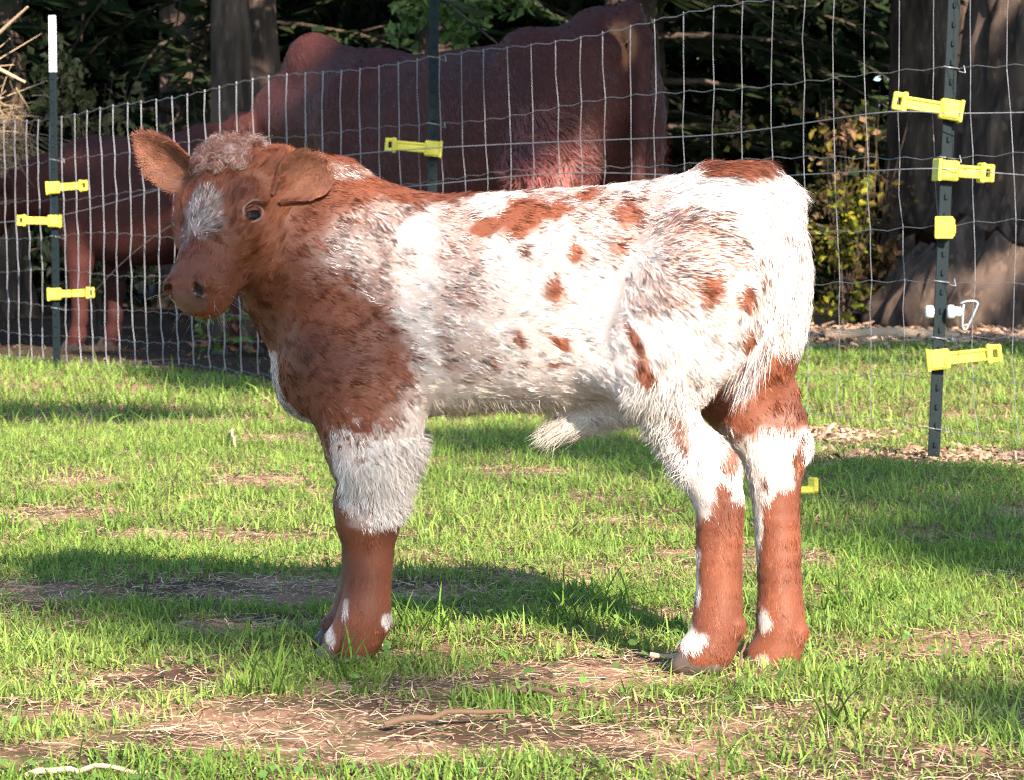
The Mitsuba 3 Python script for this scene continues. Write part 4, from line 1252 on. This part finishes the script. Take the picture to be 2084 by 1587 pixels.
def flow(p, n_, q, hd):
    a, l, z = p.T
    d = np.tile(np.array([1.0, 0, -.38]), (len(p), 1))
    leg = sstep(.40, .33, z)
    d = d * (1 - leg[:, None]) + np.array([.12, 0, -1.0]) * leg[:, None]
    rear = sstep(.30, .38, a) * (z > .3)
    d = d * (1 - rear[:, None]) + np.array([.1, .0, -1.0]) * rear[:, None]
    th = sstep(.14, .22, a) * sstep(.68, .60, z) * (z > .36) * (1 - rear)
    w = th[:, None] * .8
    cx = np.stack([a - .20, l * 0, z - .56], 1)
    d = d * (1 - w) + unit(cx * np.array([1, 0, 1.0]) + np.array([.03, 0, -.05])) * w
    chest = sstep(-.30, -.38, a)
    d = d * (1 - chest[:, None] * .6) + np.array([.3, 0, -1.0]) * chest[:, None] * .6
    d = d + (np.stack([fbmn(p, 14, 2, 51), fbmn(p, 14, 2, 52), fbmn(p, 14, 2, 53)], 1) - .5) * 1.1
    d = d + (np.stack([nz(p, 75, 54), nz(p, 75, 55), nz(p, 75, 56)], 1) - .5) * .75
    star = q - np.array([.134, 0, -.004])
    hdir = (star[:, :1] * hn + star[:, 2:3] * hs) * 16 - hn * .35
    hdir = np.where(q[:, :1] > .16, -hn + .0 * hs, hdir)
    side = (np.abs(q[:, 2]) > .04)[:, None]
    hdir = np.where(side, -hn - .35 * hm, hdir)
    hdir = unit(hdir) + (np.stack([nz(p, 60, 57), nz(p, 60, 58), nz(p, 60, 59)], 1) - .5) * .8
    d = np.where(hd[:, None], hdir, d)
    d = d - n_ * (d * n_).sum(1, keepdims=True)
    return unit(d)


def fur_len(p, q, hd):
    a, l, z = p.T
    L = np.full(len(p), .0125)
    L = np.where((a > .10) & (z > .40), .0152, L)
    L = np.where((z < .40) & (z > .34) & (np.abs(a) < .16), .0125, L)
    L = np.where(a < -.22, .0125, L)
    kn = (a < -.12) & (a > -.34) & (z < .34)
    L = np.where(kn, np.interp(z, [.0, .17, .195, .23, .30, .34], [.008, .009, .009, .0095, .0105, .0115]), L)
    hl = (a > .16) & (z < .42)
    L = np.where(hl, np.interp(z, [0, .20, .25, .30, .36, .42], [.010, .011, .011, .0125, .012, .015]), L)
    L = np.where((z > .69) & (a > .2), .018, L)
    L = np.where(hd, np.interp(q[:, 0], [-.02, .02, .07, .13, .17, .21], [.014, .015, .013, .0125, .0095, .0055]), L)
    return L


def fur_weight(p, q, hd):
    w = np.ones(len(p))
    w = np.where(hd, 1.7, w)
    w = np.where(hd & (q[:, 0] > .16), 2.6, w)
    w = np.where((p[:, 2] < .2), 1.3, w)
    w = np.where((p[:, 1] < -.03) & (p[:, 0] < .3) & ~hd, .55, w)
    mz = pad(q) > .5
    w = np.where(hd & mz, .0, w)
    for sd in (1, -1):
        dq = (q - np.array([.103, -.026, .060 * sd])) / np.array([.021, .018, .020])
        w = np.where(np.linalg.norm(dq, axis=1) < 1.0, 0, w)
    w = np.where(p[:, 2] < .0, .3, w)
    return w


NF = 262000
fc = CV[CF].mean(1)
_, hdf, qf = whiteness(fc)
P, Nn, _ = sample_mesh(CV, CF, CN, NF, fur_weight(fc, qf, hdf), fr)
col, whp, hdp, qp = hair_colour(P, fr)
D = flow(P, Nn, qp, hdp)
Ln = fur_len(P, qp, hdp) * fr.uniform(.65, 1.25, NF) * (.75 + .5 * nz(grain(P), 45, 60))
lift = np.where(hdp, .20, .165) + .22 * nz(grain(P), 60, 61) - .05 + fr.normal(0, .05, NF)
lift = np.minimum(lift, np.interp(P[:, 2], [.15, .30], [.22, .6]))
wd = np.where(hdp, .00085, .00105) * fr.uniform(.7, 1.3, NF)
PG = grain(P)
jit = (np.stack([nz(PG, 95, 301), nz(PG, 95, 302), nz(PG, 95, 303)], 1) - .5) * 1.5 + (np.stack([nz(PG, 230, 304), nz(PG, 230, 305), nz(PG, 230, 306)], 1) - .5) * 1.0
jit *= np.interp(P[:, 2], [.20, .34], [.42, 1])[:, None]
v, f, n_, c = strands(P - Nn * .001, Nn, D, Ln, wd, col, np.clip(lift, .05, .7), .35, 2, .12, fr, soft=.6, jit=jit)
part(calf, 'fur', npl((to_world(v), f), 'calf_hair', LOCN(n_), c))

# longer locks: belly fringe, back of the knees, sheath tuft, tail switch, hock and thigh feathering
LK = []


def locks(cond_pts, k, L, dirv, spread, w=.0011, colour=None, segs=3, lift=.35, curl=.12, bend=.5):
    idx = fr.choice(len(cond_pts[0]), k)
    p, n0 = cond_pts[0][idx], cond_pts[1][idx]
    d = np.asarray(dirv, float) + fr.normal(0, spread, (k, 3)) + (np.stack([nz(p, 60, 91), nz(p, 60, 92), nz(p, 60, 93)], 1) - .5) * .9
    d = unit(d)
    c = hair_colour(p, fr)[0] if colour is None else np.clip(np.asarray(colour) * fr.normal(1, .1, (k, 1)), .02, .88)
    LK.append(strands(p - n0 * .001, n0, d, L * fr.uniform(.6, 1.2, k), w, c, lift, bend, segs, curl, fr, soft=.6))


pick = lambda m: (P[m], Nn[m])
a_, l_, z_ = P.T
locks(pick((z_ < .385) & (z_ > .33) & (a_ > -.14) & (a_ < .14)), 3000, .013, (.8, 0, -1), .3, lift=.1)
locks(pick((a_ > -.215) & (a_ < -.12) & (z_ > .21) & (z_ < .33) & (l_ > .0)), 3000, .018, (.6, .1, -.85), .3, colour=WHT)
locks(pick((a_ > -.215) & (a_ < -.12) & (z_ > .21) & (z_ < .33) & (l_ < .0)), 2500, .018, (.75, -.1, -.75), .3, colour=WHT)
locks(pick((a_ > -.26) & (a_ < -.18) & (z_ > .24) & (z_ < .30) & (l_ > .06)), 1200, .022, (.35, .2, -1.0), .3, colour=WHT)
sm = np.flatnonzero((a_ > .02) & (a_ < .11) & (z_ < .368) & (np.abs(l_ - .01) < .032) & (Nn[:, 2] < .3))
k = 900
si_ = fr.choice(sm, k)
tg = np.array([.002, .014, .312]) + fr.normal(0, 1, (k, 3)) * [.010, .007, .008]
vec = tg - P[si_]
LK.append(strands(P[si_] - Nn[si_] * .001, Nn[si_], unit(vec + fr.normal(0, .006, (k, 3))), np.minimum(np.linalg.norm(vec, axis=1) * fr.uniform(.35, 1.1, k), .06), .0009, np.clip((WHT + CREAM) / 2 * fr.normal(1, .14, (k, 1)), .02, .8), .04, .1, 3, .06, fr, soft=.6))
locks(pick((a_ > .16) & (a_ < .25) & (z_ < .42) & (z_ > .27) & (l_ > .03)), 2200, .018, (-.35, .2, -1), .3, lift=.25)
tp = np.array([t[:3] for t in TAIL])
tk = 2600
tt = fr.uniform(2.6, 5, tk)
i0 = np.minimum(tt.astype(int), 4)
base = tp[i0] + (tp[i0 + 1] - tp[i0]) * (tt - i0)[:, None] + fr.normal(0, .006, (tk, 3))
tl = np.interp(tt, [2.6, 4, 5], [.03, .045, .055])
tw = (fr.random(tk) < .85)[:, None]
LK.append(strands(base, unit(fr.normal(0, 1, (tk, 3)) + [0, .8, 0]), unit(np.array([-.28, .10, -1]) + fr.normal(0, .13, (tk, 3))), tl * fr.uniform(.6, 1.2, tk), .0011, np.where(tw, np.array([.46, .42, .42]), RED2 * .9) * fr.normal(1, .1, (tk, 1)), .06, .3, 4, .05, fr, soft=.5))
# curly tuft on the poll: locks, each of strands wound along one curl
pm = np.flatnonzero(hdp & (qp[:, 0] < .038 + fr.normal(0, .007, NF)) & (qp[:, 1] > -.050) & (np.abs(qp[:, 2]) < .034 + fr.normal(0, .005, NF)))
CU = []
for i_ in fr.choice(pm, 330):
    m_ = 34
    p0, n0 = P[i_], Nn[i_]
    e1 = unit(np.cross(n0, fr.normal(0, 1, 3))); e2 = np.cross(n0, e1)
    rr, ph, tn, hh = fr.uniform(.005, .010), fr.uniform(0, 6.3), fr.uniform(2.0, 4.6) * fr.choice([-1, 1]), fr.uniform(.003, .014)
    tone = np.where((fr.random(m_) < (.55 if fr.random() < .5 else .12))[:, None], np.array([[.42, .32, .30]]), np.array([[.19, .072, .048]]))
    off = fr.normal(0, .0036, (m_, 3)); dp = fr.normal(0, .8, (m_, 1)); sc = fr.uniform(.75, 1.2, (m_, 1))
    ks = 7
    V_ = []
    for k in range(ks + 1):
        t = k / ks
        th_ = ph + dp + tn * t
        c_ = p0 + off * (1 - .4 * t) + n0 * (hh * math.sin(1.9 * t) * sc) + rr * sc * (.35 + .65 * t) * (np.cos(th_) * e1 + np.sin(th_) * e2) - rr * .5 * (np.cos(ph) * e1 + np.sin(ph) * e2)
        tg = -np.sin(th_) * e1 + np.cos(th_) * e2
        wv = unit(np.cross(tg, n0 + .3 * off / .0026)) * (.00042 * (1 - .6 * t))
        V_ += [c_ - wv, c_ + wv] if k < ks else [c_]
    V_ = np.stack(V_, 1)
    f_ = [[2 * k, 2 * k + 1, 2 * k + 3] for k in range(ks - 1)] + [[2 * k, 2 * k + 3, 2 * k + 2] for k in range(ks - 1)] + [[2 * ks - 2, 2 * ks - 1, 2 * ks]]
    f_ = (np.array(f_)[None] + (np.arange(m_) * V_.shape[1])[:, None, None]).reshape(-1, 3)
    rad = unit(V_ - (p0 - n0 * .004))
    C_ = np.repeat(np.clip(tone * fr.normal(1, .14, (m_, 1)), .02, .8)[:, None], V_.shape[1], 1)
    LK.append((V_.reshape(-1, 3), f_, rad.reshape(-1, 3), C_.reshape(-1, 3)))
# ear fringe and inner ear hair
for (v0, f0, n0, inner, ax) in EARS:
    pe, ne, ti = sample_mesh(v0, f0, n0, 9000, None, fr)
    inn = inner[f0[ti]].all(1)
    ce = np.where(inn[:, None], np.array([.20, .082, .052]), np.array([.18, .060, .036])) * fr.normal(1, .2, (9000, 1)) * (.55 + .9 * fbmn(pe, 90, 2, 15)[:, None])
    de = unit(ax + fr.normal(0, .35, (9000, 3)) + (np.stack([nz(pe, 70, 16), nz(pe, 70, 17), nz(pe, 70, 18)], 1) - .5) * 1.2)
    de = unit(de - ne * (de * ne).sum(1, keepdims=True) * .8)
    LK.append(strands(pe, ne, de, np.where(inn, .009, .006) * fr.uniform(.6, 1.4, 9000), .0009, np.clip(ce, .01, .8), np.where(inn, .28, .16), .2, 2, .1, fr, soft=.6))
v, f, n_, c = cat_strands(LK)
part(calf, 'long_hair', npl((to_world(v), f), 'calf_hair', LOCN(n_), c))

# ---- nose leather, lashes and whiskers
nf = CF[(pad(q)[CF] > .35).all(1) & (np.linalg.norm((q[CF[:, 0]][:, None] - np.array([[.2415, -.012, .026], [.2415, -.012, -.026]])) / np.array([.011, .011, .009]), axis=2).min(1) > 1)]
ui, inv = np.unique(nf, return_inverse=True)
nv, nn_ = CV[ui], CN[ui]
cell = nz(nv, 420, 401) * .6 + nz(nv, 900, 402) * .4
nn2 = unit(nn_ + (np.stack([nz(nv, 420, 403), nz(nv, 420, 404), nz(nv, 420, 405)], 1) - .5) * .55)
mat('nose_skin', VCOL, .34, .5)
part(calf, 'nose', npl((to_world(nv + nn_ * (.0006 + .0005 * cell)[:, None]), inv.reshape(-1, 3)), 'nose_skin', LOCN(nn2), np.array([.125, .060, .058]) * (.7 + .6 * fbmn(nv, 60, 2, 406))[:, None]))
W_ = []
for sd in (1, -1):
    k = 70
    t = fr.uniform(-1, 1, k)
    ctr = hp(.103, -.037, .0515 * sd)
    out = unit(np.array(hs * sd * .82 + hm * .55 + hn * .06))
    ex = unit(hn * .75 + hm * .55 - sd * hs * .1); ex = unit(ex - out * (ex @ out))
    up = unit(-hn * .6 + hm * .5); up = unit(up - out * (up @ out)); up = unit(up - ex * (up @ ex))
    b0 = ctr + ex * (t * .016)[:, None] + up * (.0098 * np.sqrt(1 - .8 * t ** 2))[:, None] + out * .0165
    W_.append(strands(b0, np.tile(up, (k, 1)), unit(out * .8 - up * .15 + ex * t[:, None] * .5 + fr.normal(0, .12, (k, 3))), fr.uniform(.007, .013, k), .0008, np.tile([.035, .014, .010], (k, 1)), .1, -.4, 3, 0, fr, soft=.5))
k = 60
wi = fr.choice(np.flatnonzero(hdp & (qp[:, 0] > .205) & (qp[:, 1] < -.03)), k)
W_.append(strands(P[wi], Nn[wi], unit(Nn[wi] + hn * .4 + fr.normal(0, .3, (k, 3))), fr.uniform(.015, .04, k), .0005, np.tile([.40, .32, .28], (k, 1)), .5, .3, 3, .05, fr, soft=.4))
v, f, n_, c = cat_strands(W_)
part(calf, 'lashes_and_whiskers', npl((to_world(v), f), 'calf_hair', LOCN(n_), c), kind='stuff')

# ---- eyes with lids, hooves
mat('eye_dark', (.006, .005, .007), .05, .16)
mat('lid_skin', (.215, .10, .075), .5, .35)
mat('lid_red', (.15, .055, .036), .6, .25)
mat('hoof_horn', (.075, .055, .048), .45, .4)
for sd in (1, -1):
    c0 = hp(.103, -.037, .0515 * sd)
    m = trimesh.creation.icosphere(4, .0182)
    part(calf, 'eye', mikit.ply(moved((np.array(m.vertices), np.array(m.faces)), None, to_world(c0)), 'eye_dark', smooth=True))
    out = unit(np.array(hs * sd * .82 + hm * .55 + hn * .06))
    ex = unit(hn * .75 + hm * .55 - sd * hs * .1); ex = unit(ex - out * (ex @ out)); ey = np.cross(out, ex)
    lup = unit(-hn * .6 + hm * .5); lup = unit(lup - out * (lup @ out))
    m2 = trimesh.creation.icosphere(4, .0188)
    mv, mf = np.array(m2.vertices), np.array(m2.faces)
    ct = mv[mf].mean(1)
    for nm_, keep in (('upper_eyelid', (ct @ lup > .0050)), ('lower_eyelid', (ct @ lup < -.0098))):
        mm = trimesh.Trimesh(mv, mf[keep & (ct @ out > -.004)], process=False); mm.remove_unreferenced_vertices()
        part(calf, nm_, mikit.ply((to_world(np.array(mm.vertices) + c0), np.array(mm.faces)), 'lid_red' if nm_ == 'upper_eyelid' else 'lid_skin', smooth=True))
    th_ = np.linspace(0, 2 * PI, 41)[:-1]
    ring = []
    for t in th_:
        X, Y = .0215 * math.cos(t), .0112 * math.sin(t) * (1 - .25 * math.cos(t))
        if math.cos(t) > .6:
            X += .006 * (math.cos(t) - .6)
        zz = math.sqrt(max(.0188 ** 2 - X * X - Y * Y, .0078 ** 2))
        ring.append(c0 + ex * X + ey * Y + out * zz * .98)
    ring = np.array(ring + ring[:2])
    v, f = tube(ring, .0025, 8, closed=False)
    part(calf, 'eyelid', mikit.ply((to_world(v), f), 'lid_skin', smooth=True))
for J in (FL, FR, HL, HRR):
    parts_ = []
    fa, flx, fz, _ = J[-1]
    g = fz - .034
    for e in (-1, 1):
        pts = []
        for (da, dl, dz, rr) in [(-.052, .012, -.0, .006), (-.036, .020, .0, .014), (.012, .019, .0, .015), (-.022, .019, .034, .014), (.010, .018, .030, .014), (-.040, .014, .018, .007)]:
            s_ = trimesh.creation.icosphere(1, rr)
            pts.append(np.array(s_.vertices) + [fa + da, flx + e * dl, g + dz + (rr if dz < .01 else 0)])
        h = trimesh.convex.convex_hull(np.vstack(pts))
        parts_.append((np.array(h.vertices), np.array(h.faces)))
    v, f = join(parts_)
    part(calf, 'hoof', mikit.ply((to_world(v), f), 'hoof_horn', smooth=40))
